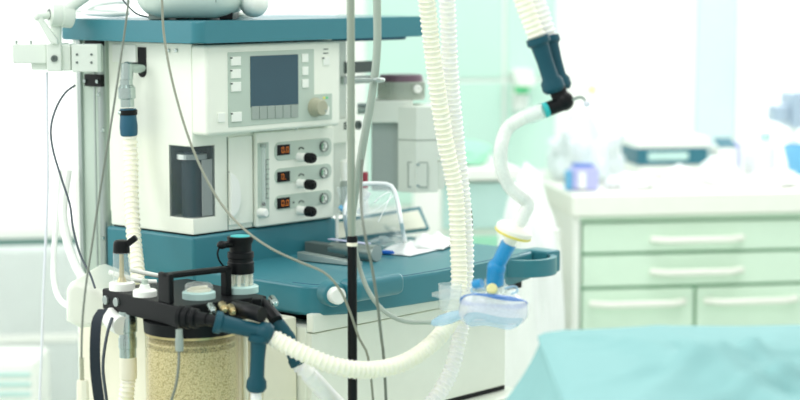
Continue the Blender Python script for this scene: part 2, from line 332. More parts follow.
# soap dispenser on the green wall
y = WY - .05; p = hit(522, 92, 'y', y); s = 0.00277
sd = thing('soap_dispenser', 'white wall dispenser with green band on the pale green wall panel', 'dispenser', (p.x, y, hit(522, 120, 'y', y).z))
zz = [hit(522, k, 'y', y).z for k in (69, 86, 93, 118)]
emit('hood', prism(B(), [(p.x - .028, WY - .09, zz[0] - .005), (p.x + .02, WY - .09, zz[0]), (p.x + .03, WY - .09, zz[1] + .01), (p.x + .022, WY - .09, zz[1]), (p.x - .018, WY - .09, zz[1])], (0, .08, 0), .004), 'whiter', sd)
emit('band', lathe(B(), (p.x, y, zz[2]), (0, 0, 1), [(0, .019), (zz[1] - zz[2], .021)], 24), 'gren', sd)
emit('bottle', lathe(B(), (p.x, y, zz[3]), (0, 0, 1), [(0, .02), (.004, .024), (zz[2] - zz[3] - .01, .024), (zz[2] - zz[3], .018)], 24), 'clear', sd)
emit('bracket', bx(B(), (p.x - .02, WY - .03, zz[3] + .02), (p.x + .02, WY - .008, zz[0]), .003), 'whiter', sd)
for i, (px, py, nm) in enumerate(((592, 90, 'upper of two pale yellow notes stuck on the bright window'), (590, 118, 'lower of two pale yellow notes stuck on the bright window'))):
    p = hit(px, py, 'y', WY + .048)
    tag(emit('sticky_note', bx(B(), (p.x - .014, WY + .0475, p.z - .014), (p.x + .014, WY + .0495, p.z + .014)), 'stickers'), nm, 'note')
# trolley with mint linen, and a linen hamper
y = -.05; a = hit(440, 200, 'y', y); b = hit(512, 200, 'y', y); zc = hit(480, 168, 'y', y).z
tr = thing('supply_trolley', 'white trolley with mint green drawers behind the corrugated hoses', 'trolley', ((a.x + b.x) / 2, y + .2, 0))
emit('tray_top', bx(B(), (a.x - .02, y - .02, zc - .028), (b.x + .02, y + .42, zc), .005), 'whiter', tr)
emit('body', bx(B(), (a.x, y + .01, .12), (b.x, y + .4, zc - .03), .004), 'whiter', tr)
for k in range(4): emit('drawer', bx(B(), (a.x + .008, y - .004, zc - .145 - k * .13), (b.x - .008, y + .012, zc - .035 - k * .13), .004), 'mintc' if k else 'slat', tr)
for sx in (a.x + .03, b.x - .03):
    for sy in (y + .04, y + .36): emit('caster', cyl(cyl(B(), (sx - .012, sy, .035), (sx + .012, sy, .035), .035), (sx, sy, .035), (sx, sy, .125), .01), 'grey', tr)
tag(emit('folded_linen', blob(B(), ((a.x + b.x) / 2 - .02, y + .16, zc + .018), (.085, .12, .042), .2, 1.6, 4, 4), 'mintc', None, 60), 'loose mint green linen lying on the white trolley top', 'linen')
y = -.42; a = hit(512, 250, 'y', y); b = hit(573, 250, 'y', y); zc = hit(540, 172, 'y', y).z
hp = thing('linen_hamper', 'overfull cream linen sack standing left of the mint cabinet', 'hamper', ((a.x + b.x) / 2, y + .13, 0))
bm = blob(B(), ((a.x + b.x) / 2, y + .14, zc * .52), ((b.x - a.x) / 2 + .01, .15, zc * .47), .1, 2.2, 5, 8, False)
emit('sack', bm, 'paper', hp, 60)
for sx in (-.045, .045):
    for sy in (.06, .22): emit('leg', cyl(B(), ((a.x + b.x) / 2 + sx, y + sy, 0), ((a.x + b.x) / 2 + sx, y + sy, zc * .86), .009), 'whiter', hp)
# =================================================================== MACHINE
use(FM)
am = thing('anesthesia_machine', 'large white and teal anaesthesia machine with grey screen and blue shelf top', 'anaesthesia machine', (.2, .1, 0))
def fz(px, py, v): return hit(px, py, 'y', v).z
def fx(px, py, v): return hit(px, py, 'y', v).x
def fbox(bm, px0, py0, px1, py1, v, t, bev=0, seg=2):
    a, b = hit(px0, py0, 'y', v), hit(px1, py1, 'y', v); return bx(bm, (a.x, v - t, b.z), (b.x, v + .002, a.z), bev, seg)
# shelf
def rrect(x0, y0, x1, y1, z, r, n=6):
    P = []
    for cx, cy, a0 in ((x1 - r, y1 - r, 0), (x0 + r, y1 - r, 90), (x0 + r, y0 + r, 180), (x1 - r, y0 + r, 270)):
        for i in range(n + 1):
            t = math.radians(a0 + 90 * i / n); P.append((cx + r * math.cos(t), cy + r * math.sin(t), z))
    return P
SX1 = .60
emit('top_shelf', prism(B(), rrect(-.034, -.055, SX1, .335, 1.2690, .02), (0, 0, .039), .004, 3), 'teal', am)
emit('shelf_underside', prism(B(), rrect(.40, -.02, SX1 - .03, .30, 1.262, .02), (0, 0, .0075), .002), 'dteal', am)
# housing around the bottle recess
HZ0, HZ1, HX = .922, 1.2675, .366
bw = hit(215.5, 216, 'y', 0); wl = hit(169, 160, 'x', 0).y; wt_, wb_ = fz(215, 145.5, 0), bw.z; wr = bw.x
bm = B()
bx(bm, (0, 0, HZ0), (HX, .23, wb_), .0035); bx(bm, (0, 0, wt_), (HX, .23, HZ1), .0035)
prism(bm, [(wr, 0, wb_ - .003), (HX, 0, wb_ - .003), (HX, .23, wb_ - .003), (0, .23, wb_ - .003), (0, wl, wb_ - .003), (wr * .9, wl, wb_ - .003), (wr, wl * .9, wb_ - .003)], (0, 0, wt_ - wb_ + .006))
emit('housing', bm, 'white', am)
rec = [(wr - .0005, .0004, wb_), (.012, .0004, wb_), (.0035, .0035, wb_), (.0004, .012, wb_), (.0004, wl - .0005, wb_)]
inn = [(p[0] + (.0018 if i > 1 else 0), p[1] + (.0018 if i < 3 else 0), p[2]) for i, p in enumerate(rec)]
bw_ = emit('bottle_window', prism(B(), rec + inn[::-1], (0, 0, wt_ - wb_)), 'tint', am)
emit('recess_lining', prism(B(), [(wr - .001, .004, wb_ + .001), (wr - .001, wl * .88, wb_ + .001), (wr * .88, wl - .001, wb_ + .001), (.004, wl - .001, wb_ + .001), (.004, wl - .003, wb_ + .001), (wr * .86, wl - .003, wb_ + .001), (wr - .003, wl * .86, wb_ + .001), (wr - .003, .004, wb_ + .001)], (0, 0, wt_ - wb_ - .002)), 'dgrey', bw_)
emit('bellows', lathe(B(), (wr * .5, wl * .5, wb_), (0, 0, 1), [(0, .019), (.1, .019), (wt_ - wb_ - .03, .019), (wt_ - wb_ - .012, .015)], 24), 'slate', bw_)
emit('clamp_ring', lathe(B(), (wr * .5, wl * .5, wt_ - .024), (0, 0, 1), [(0, .028), (.009, .028)], 28), 'brushl', bw_)
cp = fx(203, 190, 0)
emit('white_card', bx(B(), (cp + .002, .004, wb_ + .002), (wr - .003, .0055, fz(205, 160, 0))), 'whiter', bw_)
# door with curved grip
dz0, dz1 = fz(240, 224, 0), fz(240, 136, 0)
dx0, dx1 = fx(228, 180, 0), fx(251.5, 180, 0)
dr = emit('side_door', bx(B(), (dx0, -.004, dz0), (dx1, .001, dz1), .002), 'white', am)
ga, gb = hit(228.6, 172, 'y', -.004), hit(238.5, 218, 'y', -.004); P = []
for i in range(13):
    t = i / 12; P.append((ga.x + (gb.x - ga.x) * math.sin(PI * t) ** .5, -.004, ga.z + (gb.z - ga.z) * t))
emit('grip', prism(B(), P, (0, -.007, 0), .0025), 'whiter', dr)
emit('grip_shade_line', tube(B(), [Vector((p[0], -.0045, p[2])) for p in P], .0009, 6, .004), 'seam', dr)  # dark line painting the shading round the scooped grip
emit('door_seam', bx(bx(B(), (dx0 - .0022, -.0006, HZ0 + .002), (dx0 - .0004, .001, dz1)), (dx1 + .0004, -.0006, HZ0 + .002), (dx1 + .0022, .001, dz1)), 'seam', am)
# left side: slot, screws, cover
sa, sb = hit(138, 47, 'x', 0), hit(146.7, 77.5, 'x', 0); r = abs(sa.y - sb.y) / 2; P = [(0, sa.y, sa.z), (0, sb.y, sa.z)] + [(0, (sa.y + sb.y) / 2 - r * math.cos(t * PI / 10), sb.z + r - r * math.sin(t * PI / 10)) for t in range(11)]
emit('hose_slot', prism(B(), P, (-.0015, 0, 0)), 'black', am)
e1, e2 = hit(113, 43, 'x', 0), hit(136.8, 63, 'x', 0)
emit('slot_cover', bx(B(), (-.0025, e1.y, e1.z - .002), (.001, e2.y, e2.z), .0005, 1), 'whiter', am)
for px in (169, 176.7):
    p = hit(px, 50.6, 'x', 0); emit('screw', cyl(B(), p, p + Vector((-.003, 0, 0)), .0035, n=14), 'steel', am)
# display unit
DV = -.04
du = emit('display_unit', bx(B(), (0.0, DV, 1.1035), (.346, .002, 1.2655), .007, 4), 'white', am)
emit('bezel', fbox(fbox(B(), 227.5, 52.5, 314, 120.5, DV, .0012, .0005, 1), 304, 95, 331.7, 119.2, DV, .0013, .0005, 1), 'shade', du)
emit('screen', fbox(B(), 250, 56.2, 298, 104, DV - .001, .0012), 'screen', du)
for k in range(6):
    a, b = 251.2 + k * 7.85, 251.2 + (k + 1) * 7.85 - .5; q = .35 * k
    emit('soft_key', fbox(B(), a, 106.5 - q * .8, b, 119.2 - q * 1.15, DV - .001, .0022, .0006, 1), 'grey', du)
for x0, y0, x1, y1 in ((82, 67, 121, 101), (82, 118, 121, 152), (83, 170, 122, 205), (84, 290, 125, 325), (366, 55, 391, 88), (368, 107, 391, 140), (368, 158, 392, 190), (29, 293, 57, 328), (450, 68, 475, 100)):
    big = x0 in (82, 83, 84); v = DV if x0 in (29, 450) else DV - .001
    X0, Y0, X1, Y1 = 210 + x0 / 4, 40 + y0 / 4, 210 + x1 / 4, 40 + y1 / 4
    k_ = emit('key', fbox(B(), X0, Y0, X1, Y1, v, .0025, .0006, 1), 'key', du)
    if big or x0 == 450: emit('mark', fbox(B(), X0 + .6, Y0 + .6, X0 + 1.9, Y0 + 1.9, v - .0025, .0003), 'tick', k_)
emit('vent_mark', fbox(fbox(B(), 323.2, 48.8, 328, 49.6, DV, .0005), 323.2, 52.8, 328, 53.6, DV, .0005), 'tick', du)
p = hit(314.2, 107.2, 'y', DV)
dl = emit('dial', lathe(B(), p, (0, -1, 0), [(0, .0185), (.004, .0185), (.005, .0165), (.020, .0155), (.0225, .0135), (.0225, 0)], 36), 'knob', du)
emit('dial_dimple', cyl(B(), p + Vector((.008, -.0222, -.006)), p + Vector((.008, -.0232, -.006)), .0024, n=12), 'grey', dl)
emit('indicator', fbox(B(), 323, 96.8, 324.8, 98.8, DV - .001, .001), 'led', du); emit('indicator', fbox(B(), 325.8, 96.6, 327.6, 98.6, DV - .001, .001), 'gren', du)
emit('key', fbox(B(), 324.5, 107, 328.8, 114.8, DV - .001, .002, .0005, 1), 'key', du)
emit('latch_screw', cyl(B(), hit(296, 127.6, 'y', -.03), hit(296, 127.6, 'y', -.03) + Vector((0, 0, -.004)), .003, n=12), 'steel', du)
# flowmeter panel
FV = -.012
fp = emit('flowmeter_panel', bx(B(), (.149, FV, .9225), (.3565, .001, 1.1), .004, 3), 'white', am)
def seg7(bm, x, z, w, h, on_, v):
    t = w * .16
    S = dict(a=(0, h, 1), g=(0, h / 2, 1), d=(0, 0, 1), f=(0, h / 2, 0), b=(w, h / 2, 0), e=(0, 0, 0), c=(w, 0, 0))
    for s in on_:
        sx, sz, hor = S[s]
        if hor: bx(bm, (x + t * .7, v - .0006, z + sz - t / 2), (x + w - t * .7, v, z + sz + t / 2))
        else: bx(bm, (x + sx - t / 2, v - .0006, z + sz + t * .6), (x + sx + t / 2, v, z + sz + h / 2 - t * .6))
for i, (yl0, yl1, d0, d1, kn, gy, txt) in enumerate(((142.5, 163, 145.2, 154.4, 157, 146.3, '0.0'), (169, 186, 172.2, 181.0, 183.5, 172.6, '0.'), (196, 212.5, 198.4, 207.6, 210.3, 198.4, '0.0'))):
    a, b = hit(274.3, yl0, 'y', FV), hit(331, yl1 - 9, 'y', FV)
    z1, z0 = a.z, hit(274.3, yl1, 'y', FV).z + .004
    pl = emit('readout_plate', prism(B(), [(p[0], FV, p[1]) for p in rrect(a.x, z0, b.x, z1, 0, .012, 5)], (0, -.0015, 0), .0004, 1), 'shade', fp)
    v = FV - .0015; A_, B_ = hit(277, d0, 'y', v), hit(289.6, d1, 'y', v)
    emit('readout', bx(B(), (A_.x, v - .001, B_.z), (B_.x, v + .001, A_.z)), 'black', pl)
    bm = B(); w = (B_.x - A_.x); h = (A_.z - B_.z); v2 = v - .001; cw, chh = w * .17, h * .5; zz0 = B_.z + h * .25
    seg7(bm, A_.x + w * .34, zz0, cw, chh, 'abcdef', v2)
    bx(bm, (A_.x + w * .61, v2 - .0006, zz0 - cw * .1), (A_.x + w * .66, v2, zz0 + cw * .15))
    if txt == '0.0': seg7(bm, A_.x + w * .72, zz0, cw, chh, 'abcdef', v2)
    emit('digits', bm, 'orange', pl)
    p = hit(298.8, kn, 'y', v)
    kb = emit('flow_knob', lathe(B(), p, (0, -1, 0), [(0, .0088), (.024, .0082), (.0245, .0065)], 24), 'whiter', fp)
    emit('knob_cap', lathe(B(), p + Vector((0, -.022, 0)), (0, -1, 0), [(0, .0094), (.002, .0100)] + [(.004 + .001 * k, .0100) for k in range(10)] + [(.0175, .0085), (.018, .006), (.018, .004), (.0205, .0035), (.0205, 0)], 18), 'black', kb)
    # arrow arc above the knob
    bm = B(); tube(bm, [p + Vector((.006 + .008 * math.sin(t * .25), -.0008, .008 * math.cos(t * .25) + .010)) for t in range(-4, 5)], .0011, 6, .002); emit('arrow_arc', bm, 'tick', pl)
    p = hit(323.2, gy, 'y', v)
    ga_ = emit('gauge', lathe(B(), p, (0, -1, 0), [(0, .0105), (.004, .0102), (.0042, .009), (.0025, .0088), (.0025, 0)], 28), 'dgrey', pl)
    emit('gauge_face', cyl(B(), p + Vector((0, -.0024, 0)), p + Vector((0, -.003, 0)), .0087, n=24, bev=0), 'key', fp)
    emit('green_arc', tube(B(), [p + Vector((-.0062 * math.cos(t * .2), -.0033, .0062 * math.sin(t * .2))) for t in range(-4, 6)], .0013, 6, .002), 'green', fp)
    emit('needle', bx(bx(B(), p + Vector((-.0008, -.0038, -.004)), p + Vector((.0006, -.0031, .006))), p + Vector((.001, -.0038, -.006)), p + Vector((.0055, -.0031, -.0045))), 'tick', fp)
    if i == 2:
        p = hit(293.5, 202.4, 'y', v); emit('alarm_dot', cyl(B(), p, p + Vector((0, -.0015, 0)), .002, n=12), 'dgrey', pl)
# flow tube
a, b = hit(257.5, 143, 'y', FV), hit(269, 220.5, 'y', FV)
ft = emit('flow_tube_plate', bx(B(), (a.x, FV - .0012, FV * 0 + hit(258, 218, 'y', FV).z), (b.x, FV + .001, a.z), .0004, 1), 'shade', fp)
c = hit(262, 180, 'y', FV); z0, z1 = hit(262, 208, 'y', FV).z, hit(262, 145, 'y', FV).z
emit('flow_tube', cyl(B(), (c.x, FV - .004, z0), (c.x, FV - .004, z1), .0045, n=16), 'clear', ft)
emit('float', sph(B(), (c.x, FV - .004, hit(262, 204, 'y', FV).z), .0035), 'black', ft)
emit('tube_cap', cyl(B(), (c.x, FV - .004, z1 - .003), (c.x, FV - .004, z1 + .003), .006, n=16), 'grey', ft)
bm = B()
for k in range(9):
    z = z1 - .028 - k * (z1 - z0 - .045) / 8; bx(bm, (c.x + .0085, FV - .002, z - .0005), (c.x + .0085 + (.009 if k % 2 == 0 else .006), FV - .001, z + .0005))
bx(bm, (c.x + .0085, FV - .002, z), (c.x + .0093, FV - .001, z1 - .028)); emit('scale_marks', bm, 'tick', ft)
p = hit(260, 212.5, 'y', FV); emit('needle_valve', lathe(B(), p, (0, -1, 0), [(0, .009), (.014, .0085), (.017, .006), (.017, 0)], 20), 'whiter', fp)
# blue base, table top
ZT = .86
emit('teal_base', bx(B(), (-.004, -.004, .80), (.372, .24, HZ0 - .0025), .006, 3), 'teal', am)
emit('base_seam', bx(B(), (.003, .003, HZ0 - .004), (HX - .003, .225, HZ0 + .001)), 'black', am)
P = [(0.0, .02, 0), (.0, -.26, 0)]
for i in range(1, 7): t = math.radians(180 + 90 * i / 6); P.append((.055 + .055 * math.cos(t), -.265 + .055 * math.sin(t), 0))
for u, v in ((.16, -.345), (.27, -.35), (.38, -.347), (.50, -.338), (.575, -.325)): P.append((u, v, 0))
P += [(.600, -.310, 0), (.610, -.285, 0), (.60, .0, 0), (.57, .05, 0), (.40, .06, 0)]
tt = emit('table_top', prism(B(), [(p[0], p[1], ZT - .052) for p in P], (0, 0, .052), .006, 3), 'teal', am)
lipP = [(.012 + .03 * 0, -.24), (.022, -.29), (.06, -.31), (.16, -.331), (.27, -.336), (.38, -.333), (.50, -.324), (.58, -.315)]
emit('edge_groove', tube(B(), [(u, v, ZT - .0004) for u, v in lipP], .0014, 8, .01), 'dteal', tt)
# round plug at the front left corner
p = hit(331, 293.5, 'y', -.335); plv = Vector((-.42, -1, 0)).normalized()
pg = emit('plug_housing', lathe(B(), p - plv * .012, plv, [(0, .0215), (.024, .0215), (.028, .0195), (.028, .015)], 32), 'teal', tt)
emit('plug', lathe(B(), p + plv * .012, plv, [(0, .0145), (.018, .0145), (.0205, .0125), (.0205, 0)], 28), 'whiter', tt)
# grab handle on the front edge
a, b = hit(347, 290, 'y', -.36), hit(401, 281, 'y', -.372)
emit('front_handle', bx(B(), (a.x, -.385, a.z - .020), (b.x, -.335, a.z + .018), .013, 4), 'teal', tt)
# right end loop handle
e0 = hit(548, 262, 'y', -.33)
HZt, HZb = ZT + .002, ZT - .042
bm = prism(B(), [(.592, -.350, HZb), (.634, -.350, HZb), (.634, -.29, HZb), (.592, -.29, HZb)], (0, 0, HZt - HZb), .005, 3)
emit('handle_block', bm, 'teal', tt)
bm = B(); pts = [(.49, -.335, 0), (.515, -.372, 0), (.55, -.384, 0), (.585, -.372, 0), (.608, -.345, 0)]
q = spline(pts, .008); ring = []
for i, p in enumerate(q):
    d = (q[min(i + 1, len(q) - 1)] - q[max(i - 1, 0)]).normalized(); nrm = Vector((-d.y, d.x, 0))
    ring.append([bm.verts.new((p + nrm * sx * .006) + Vector((0, 0, z))) for sx, z in ((-1, HZb + .006), (1, HZb + .006), (1, HZt - .006), (-1, HZt - .006))])
for a, b in zip(ring, ring[1:]):
    for k in range(4): bm.faces.new((a[k], a[(k + 1) % 4], b[(k + 1) % 4], b[k]))
bm.faces.new(ring[0]); bm.faces.new(ring[-1])
emit('loop_handle', bm, 'teal', tt)
# pedestal with drawer below the table
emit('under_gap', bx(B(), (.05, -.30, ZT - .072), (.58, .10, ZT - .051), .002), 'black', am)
dv = -.30
a = hit(311, 312, 'y', dv); b = hit(506, 300, 'y', dv); zb_ = hit(506, 386, 'y', dv).z; z1 = hit(330, 311, 'y', dv).z
du2 = bx(B(), (a.x, dv + .012, .10), (b.x, .2, min(z1, ZT - .071)), .004)
pd = emit('pedestal', du2, 'white', am)
zs1 = hit(320, 332, 'y', dv).z
emit('drawer_rail', bx(B(), (a.x + .001, dv - .004, zs1 + .001), (b.x, dv + .013, z1), .003), 'white', pd)
dw = emit('drawer_front', bx(B(), (a.x + .001, dv, zb_ + .002), (b.x, dv + .013, zs1 - .001), .003), 'white', pd)
emit('drawer_gap', bx(B(), (a.x, dv + .002, zb_ - .006), (b.x, dv + .014, zb_ + .002)), 'black', pd)
emit('base_rail', bx(B(), (a.x - .01, dv - .04, .12), (b.x + .03, dv + .03, zb_ - .007), .006), 'white', pd)
ca = hit(272, 330, 'x', a.x - .03)
emit('side_column', bx(B(), (a.x - .085, dv + .03, .10), (a.x - .004, .22, ZT - .053), .004), 'ivory', am)
emit('chassis', bx(B(), (-.06, -.28, .075), (.62, .36, .12), .01), 'white', am)
for sx in (-.02, .58):
    for sy in (-.24, .32):
        emit('caster', cyl(cyl(B(), (sx - .016, sy, .0375), (sx + .016, sy, .0375), .0375), (sx, sy, .04), (sx, sy, .08), .012), 'dgrey', am)
# lower cabinet behind the base and rear column
emit('lower_body', bx(B(), (.03, 0.0, .11), (.46, .30, .80), .004), 'white', am)
rc = emit('rear_column', bx(B(), (HX + .001, .045, .915), (.455, .23, 1.265), .004), 'vgrey', am)
c0 = hit(341, 84, 'y', .045); c1 = hit(385, 150, 'y', .045)
emit('gauge_strip', bx(B(), (HX + .002, .036, hit(345, 142, 'y', .045).z), (.45, .046, hit(345, 118, 'y', .045).z), .002), 'white', rc)
bm = B()
for k in range(3): fbox(bm, 343.6, 122.5 + k * 2.6, 346.6, 124 + k * 2.6, .036, .001)
emit('mark', bm, 'tick', rc)
p = hit(357, 125, 'y', .036); emit('socket', lathe(B(), p, (0, -1, 0), [(0, .009), (.006, .009), (.006, .005), (.002, .005), (.002, 0)], 22), 'dgrey', rc)
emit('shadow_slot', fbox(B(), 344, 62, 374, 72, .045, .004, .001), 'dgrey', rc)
emit('cross_bar', fbox(B(), 341, 76.5, 374, 82.5, .045, .008, .002), 'brush', rc)
# left rail column with bracket
ra, rb, rcx, rd_ = (hit(px, 160, 'x', .01).y for px in (110, 104.5, 86, 78))
z0, z1 = .70, 1.27
rl = emit('rail_column', bx(B(), (-.004, rb, z0), (.03, rcx, z1), .002), 'shade', am)
emit('rail_channel', bx(bx(B(), (-.010, rcx - .012, z0), (.03, rcx - .002, z1), .001), (-.006, rb + .006, z0), (.03, rb + .010, z1), .001), 'brush', rl)
emit('round_post', cyl(B(), (.0, (ra + rb) / 2, z0), (.0, (ra + rb) / 2, z1), abs(ra - rb) / 2 * .95), 'brush', rl)
emit('white_flange', bx(B(), (.0, rcx, z0), (.04, rd_, z1), .003), 'whiter', rl)
emit('lower_post', bx(B(), (.0, rb, .1), (.04, rd_, z0), .003), 'white', rl)
for py0, py1 in ((74, 87), (40.5, 46)):
    q0, q1 = hit(84, py0, 'x', -.012), hit(101, py1, 'x', -.012)
    o = emit('black_plate', bx(B(), (-.012, q0.y, q0.z), (-.003, q1.y, q1.z), .001), 'black', rl)
for px, py in ((85.5, 81), (98, 81.5), (99.5, 94.5)):
    p = hit(px, py, 'x', -.012); emit('screw', cyl(B(), p, p + Vector((-.004, 0, 0)), .0038, n=12), 'steel', rl)
for py in (238, 130): p = hit(103.5, py, 'x', -.006); emit('screw', cyl(B(), p, p + Vector((-.004, 0, 0)), .004, n=12), 'steel', rl)
# white arm that carries the absorber
use(FW)
d = 3.3
a, b = wpt(64, 284, d), wpt(112, 330, d)
emit('absorber_arm', prism(B(), [wpt(65, 290, d), wpt(69, 283.5, d), wpt(76, 281.5, d), wpt(99, 290, d), wpt(110, 302, d), wpt(110, 326, d), wpt(80, 329, d), wpt(65, 322, d)], (.02, .22, 0), .012, 4), 'white', am)
# =================================================================== things standing on the machine top
use(FM)
ZS = 1.308
P0 = hit(193, 16, 'z', ZS)
vm = thing('patient_monitor', 'rounded white monitor case resting on the teal shelf top', 'monitor', (.07, .06, ZS))
bm = B(); L0, L1 = D(150, 0, 3.42), D(232, 0, 3.5)
# case: a rounded block, long side across the picture
use(FW)
c0, c1 = wpt(133, 18, 3.44), wpt(245, 18, 3.44); zb_ = wpt(190, 19, 3.44).z
bm = bx(B(), (c0.x, 3.42, zb_), (c1.x - .004, 3.66, zb_ + .26), .05, 8)
emit('case', bm, 'casew', vm)
emit('case_band', tube(B(), [(wpt(216, 15, 3.42).x, 3.4195, zb_ + .03), (wpt(216.5, 12, 3.42).x, 3.4195, zb_ + .06), (wpt(216, 8, 3.42).x, 3.4195, zb_ + .25)], .0008, 6, .01), 'seam', vm)
for px in (155, 182, 200, 226):
    x = wpt(px, 18, 3.46).x; emit('foot', bx(B(), (x - .012, 3.46, ZS + .0005), (x + .012, 3.6, zb_ + .012), .002), 'black' if px != 155 else 'grey', vm)
x = wpt(254, 4, 3.5).x
emit('side_lobe', sph(B(), (x, 3.5, wpt(254, 1, 3.5).z), (.028, .045, .030)), 'whiter', vm)
use(FM)
p = hit(244, 18, 'z', ZS)
tag(emit('coiled_lead_cap', lathe(B(), (p.x, p.y, ZS + .0005), (0, 0, 1), [(0, .018), (.006, .018), (.010, .012), (.012, 0)], 20), 'whiter'), 'small white cap lying beside the monitor on the teal shelf', 'cap')
# tubes behind on the shelf
use(FW)
tag(emit('coiled_tubing', tube(B(), [wpt(66, 8, 3.72), wpt(82, 10.5, 3.72), wpt(100, 10.5, 3.71), wpt(121, 11, 3.70), wpt(128, 13, 3.66), wpt(118, 14.5, 3.62), wpt(98, 14, 3.62), wpt(84, 12, 3.66), wpt(95, 5, 3.72), wpt(115, 2, 3.75), wpt(128, 2, 3.78)], .0048, 10), 'wtube'), 'loose white tubing looped on the shelf left of the monitor', 'tubing')
tag(emit('monitor_lead', tube(B(), [wpt(118, -6, 3.4), wpt(128, 6, 3.41), wpt(137, 14, 3.43), wpt(150, 17.5, 3.5)], .0014, 8), 'cabd'), 'thin dark blue lead by the left end of the monitor case', 'lead')
# =================================================================== support arm at the upper left
sa = thing('support_arm', 'white jointed arm with lever clamped on a rail at the upper left', 'support arm', wpt(53, 72, 3.5))
def sbox(bm, x0, y0, x1, y1, d0, d1, bev=.003):
    a, b = wpt(x0, y0, d0), wpt(x1, y1, d0); return bx(bm, (a.x, d0, b.z), (b.x, d1, a.z), bev)
emit('mount_plate', sbox(B(), 71, 44.3, 101, 72, 3.49, 3.52), 'armw', sa)
emit('mount_flange', sbox(B(), 97, 44.5, 101.3, 72, 3.486, 3.51, .001), 'shade', sa)
emit('spacer_plate', sbox(B(), 61, 44.5, 71, 71, 3.50, 3.56), 'armw', sa)
emit('clamp_block', sbox(B(), 46, 44, 61.5, 71.5, 3.485, 3.57), 'armw', sa)
emit('rail', sbox(B(), 12, 44, 46.5, 63.5, 3.50, 3.515), 'armw', sa)
emit('lower_rail', sbox(B(), 31, 62, 46.5, 70, 3.51, 3.53, .002), 'armw', sa)
for px, py in ((77, 54.5), (77, 62.5), (91.5, 54.5), (91.5, 62.5)):
    p = wpt(px, py, 3.49); emit('screw', cyl(B(), p, p + Vector((0, -.002, 0)), .0022, n=12), 'dgrey', sa)
p = wpt(54.5, 58.5, 3.485); emit('clamp_bolt', lathe(B(), p, (0, -1, 0), [(0, .0062), (.004, .0062), (.005, .005), (.005, .003), (.003, .003), (.003, 0)], 18), 'dgrey', sa)
for px in (16.5, 31): p = wpt(px, 44.2, 3.508); emit('rail_pin', cyl(B(), p, p + Vector((0, 0, .007)), .0022, n=12), 'grey', sa)
d = 3.52
emit('neck', cyl(B(), wpt(56, 45, d), wpt(56, 26, d), .0105), 'armw', sa)
ba = Vector((1, .55, -.08)).normalized(); bo = wpt(49, 14.5, d - .012)
emit('pivot_barrel', lathe(B(), bo, ba, [(0, .018), (.002, .0215), (.018, .0222), (.019, .0212), (.022, .0212), (.023, .0225), (.042, .0225), (.045, .019)], 32), 'armw', sa)
emit('pivot_bore', cyl(B(), bo - ba * .0012, bo + ba * .002, .0105), 'dgrey', sa)
emit('axle', cyl(B(), wpt(38, 17, d - .035), bo + ba * .004, .0068), 'armw', sa)
emit('lever', prism(B(), [wpt(36.3, 19.5, d - .045), wpt(40.5, 16, d - .045), wpt(52, 33, d - .045), wpt(57, 39, d - .045), wpt(58, 44.5, d - .045), wpt(49.5, 42.5, d - .045), wpt(47, 38, d - .045)], (0, .014, 0), .003), 'armw', sa)
emit('lever_ball', sph(B(), wpt(37.5, 16.8, d - .04), .0078), 'armw', sa)
emit('boom', tube(B(), [wpt(64, 12, d), wpt(74, 3, d), wpt(95, -12, d), wpt(130, -40, d)], .0125, 16), 'armw', sa)
# =================================================================== vaporizer
use(FM)
vd = .02
a0 = hit(376, 110, 'y', vd)
vp = thing('vaporizer', 'grey vaporizer with dark plum dial band right of the screen', 'vaporizer', (.56, .1, hit(410, 190, 'y', vd).z))
use(FW)
d = 3.80
cx = wpt(406, 100, d).x
def wz_(py, d=d): return wpt(400, py, d).z
x = [wpt(k, 120, d).x for k in (371, 398, 416, 438)]
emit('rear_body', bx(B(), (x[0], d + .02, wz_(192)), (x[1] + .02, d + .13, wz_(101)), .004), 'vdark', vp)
emit('neck_block', bx(B(), (x[0] - .0, d + .0, wz_(123)), (x[1] + .03, d + .12, wz_(100.5)), .004), 'vgrey', vp)
emit('front_body', prism(B(), [(x[1], d + .05, wz_(192)), (x[1], d, wz_(192)), (x[2], d - .02, wz_(192)), (x[3], d - .005, wz_(192)), (x[3] + .004, d + .1, wz_(192)), (x[1], d + .1, wz_(192))], (0, 0, wz_(106) - wz_(192)), .004), 'vgrey', vp)
emit('body_seam', prism(B(), [(x[1] - .0005, d + .05, wz_(140)), (x[1] - .0005, d - .0006, wz_(140)), (x[2], d - .0207, wz_(140)), (x[3] + .0006, d - .0055, wz_(140))], (0, 0, .0016)), 'seam', vp)
sg = emit('sight_glass_frame', prism(B(), [(x[1] + .018, d - .0075, wz_(187)), (x[2] + .022, d - .0165, wz_(187)), (x[2] + .022, d - .0165, wz_(161)), (x[1] + .018, d - .0075, wz_(161))], (0.002, -.006, 0), .0008, 1), 'grey', vp)
emit('sight_glass', prism(B(), [(x[1] + .020, d - .0085, wz_(185.5)), (x[2] + .020, d - .017, wz_(185.5)), (x[2] + .020, d - .017, wz_(162.5)), (x[1] + .020, d - .0085, wz_(162.5))], (0.002, -.007, 0), .0006, 1), 'vgrey', sg)
for py in (163.5, 184.5): emit('level_mark', sph(B(), (wpt(418, py, d - .025).x, d - .022, wz_(py)), (.003, .002, .0014)), 'boxteal', sg)
dc = Vector((wpt(401, 95, d).x, d + .06, wz_(101)))
dlh = wz_(82.5) - wz_(101); bm = B(); prof = [(0, .047), (.003, .0475)] ; lathe(bm, dc, (0, 0, 1), [(0, .048), (.004, .0485), (dlh, .045)], 48)
for k in range(40):
    t = 2 * PI * k / 40; bx(bm, (-.0012, -.0015, .004), (.0012, .0012, dlh - .003), mt=Matrix.Translation(dc + Vector((.0475 * math.cos(t), .0475 * math.sin(t), 0))) @ Matrix.Rotation(t, 4, 'Z'))
dd = emit('dial', bm, 'drum', vp)
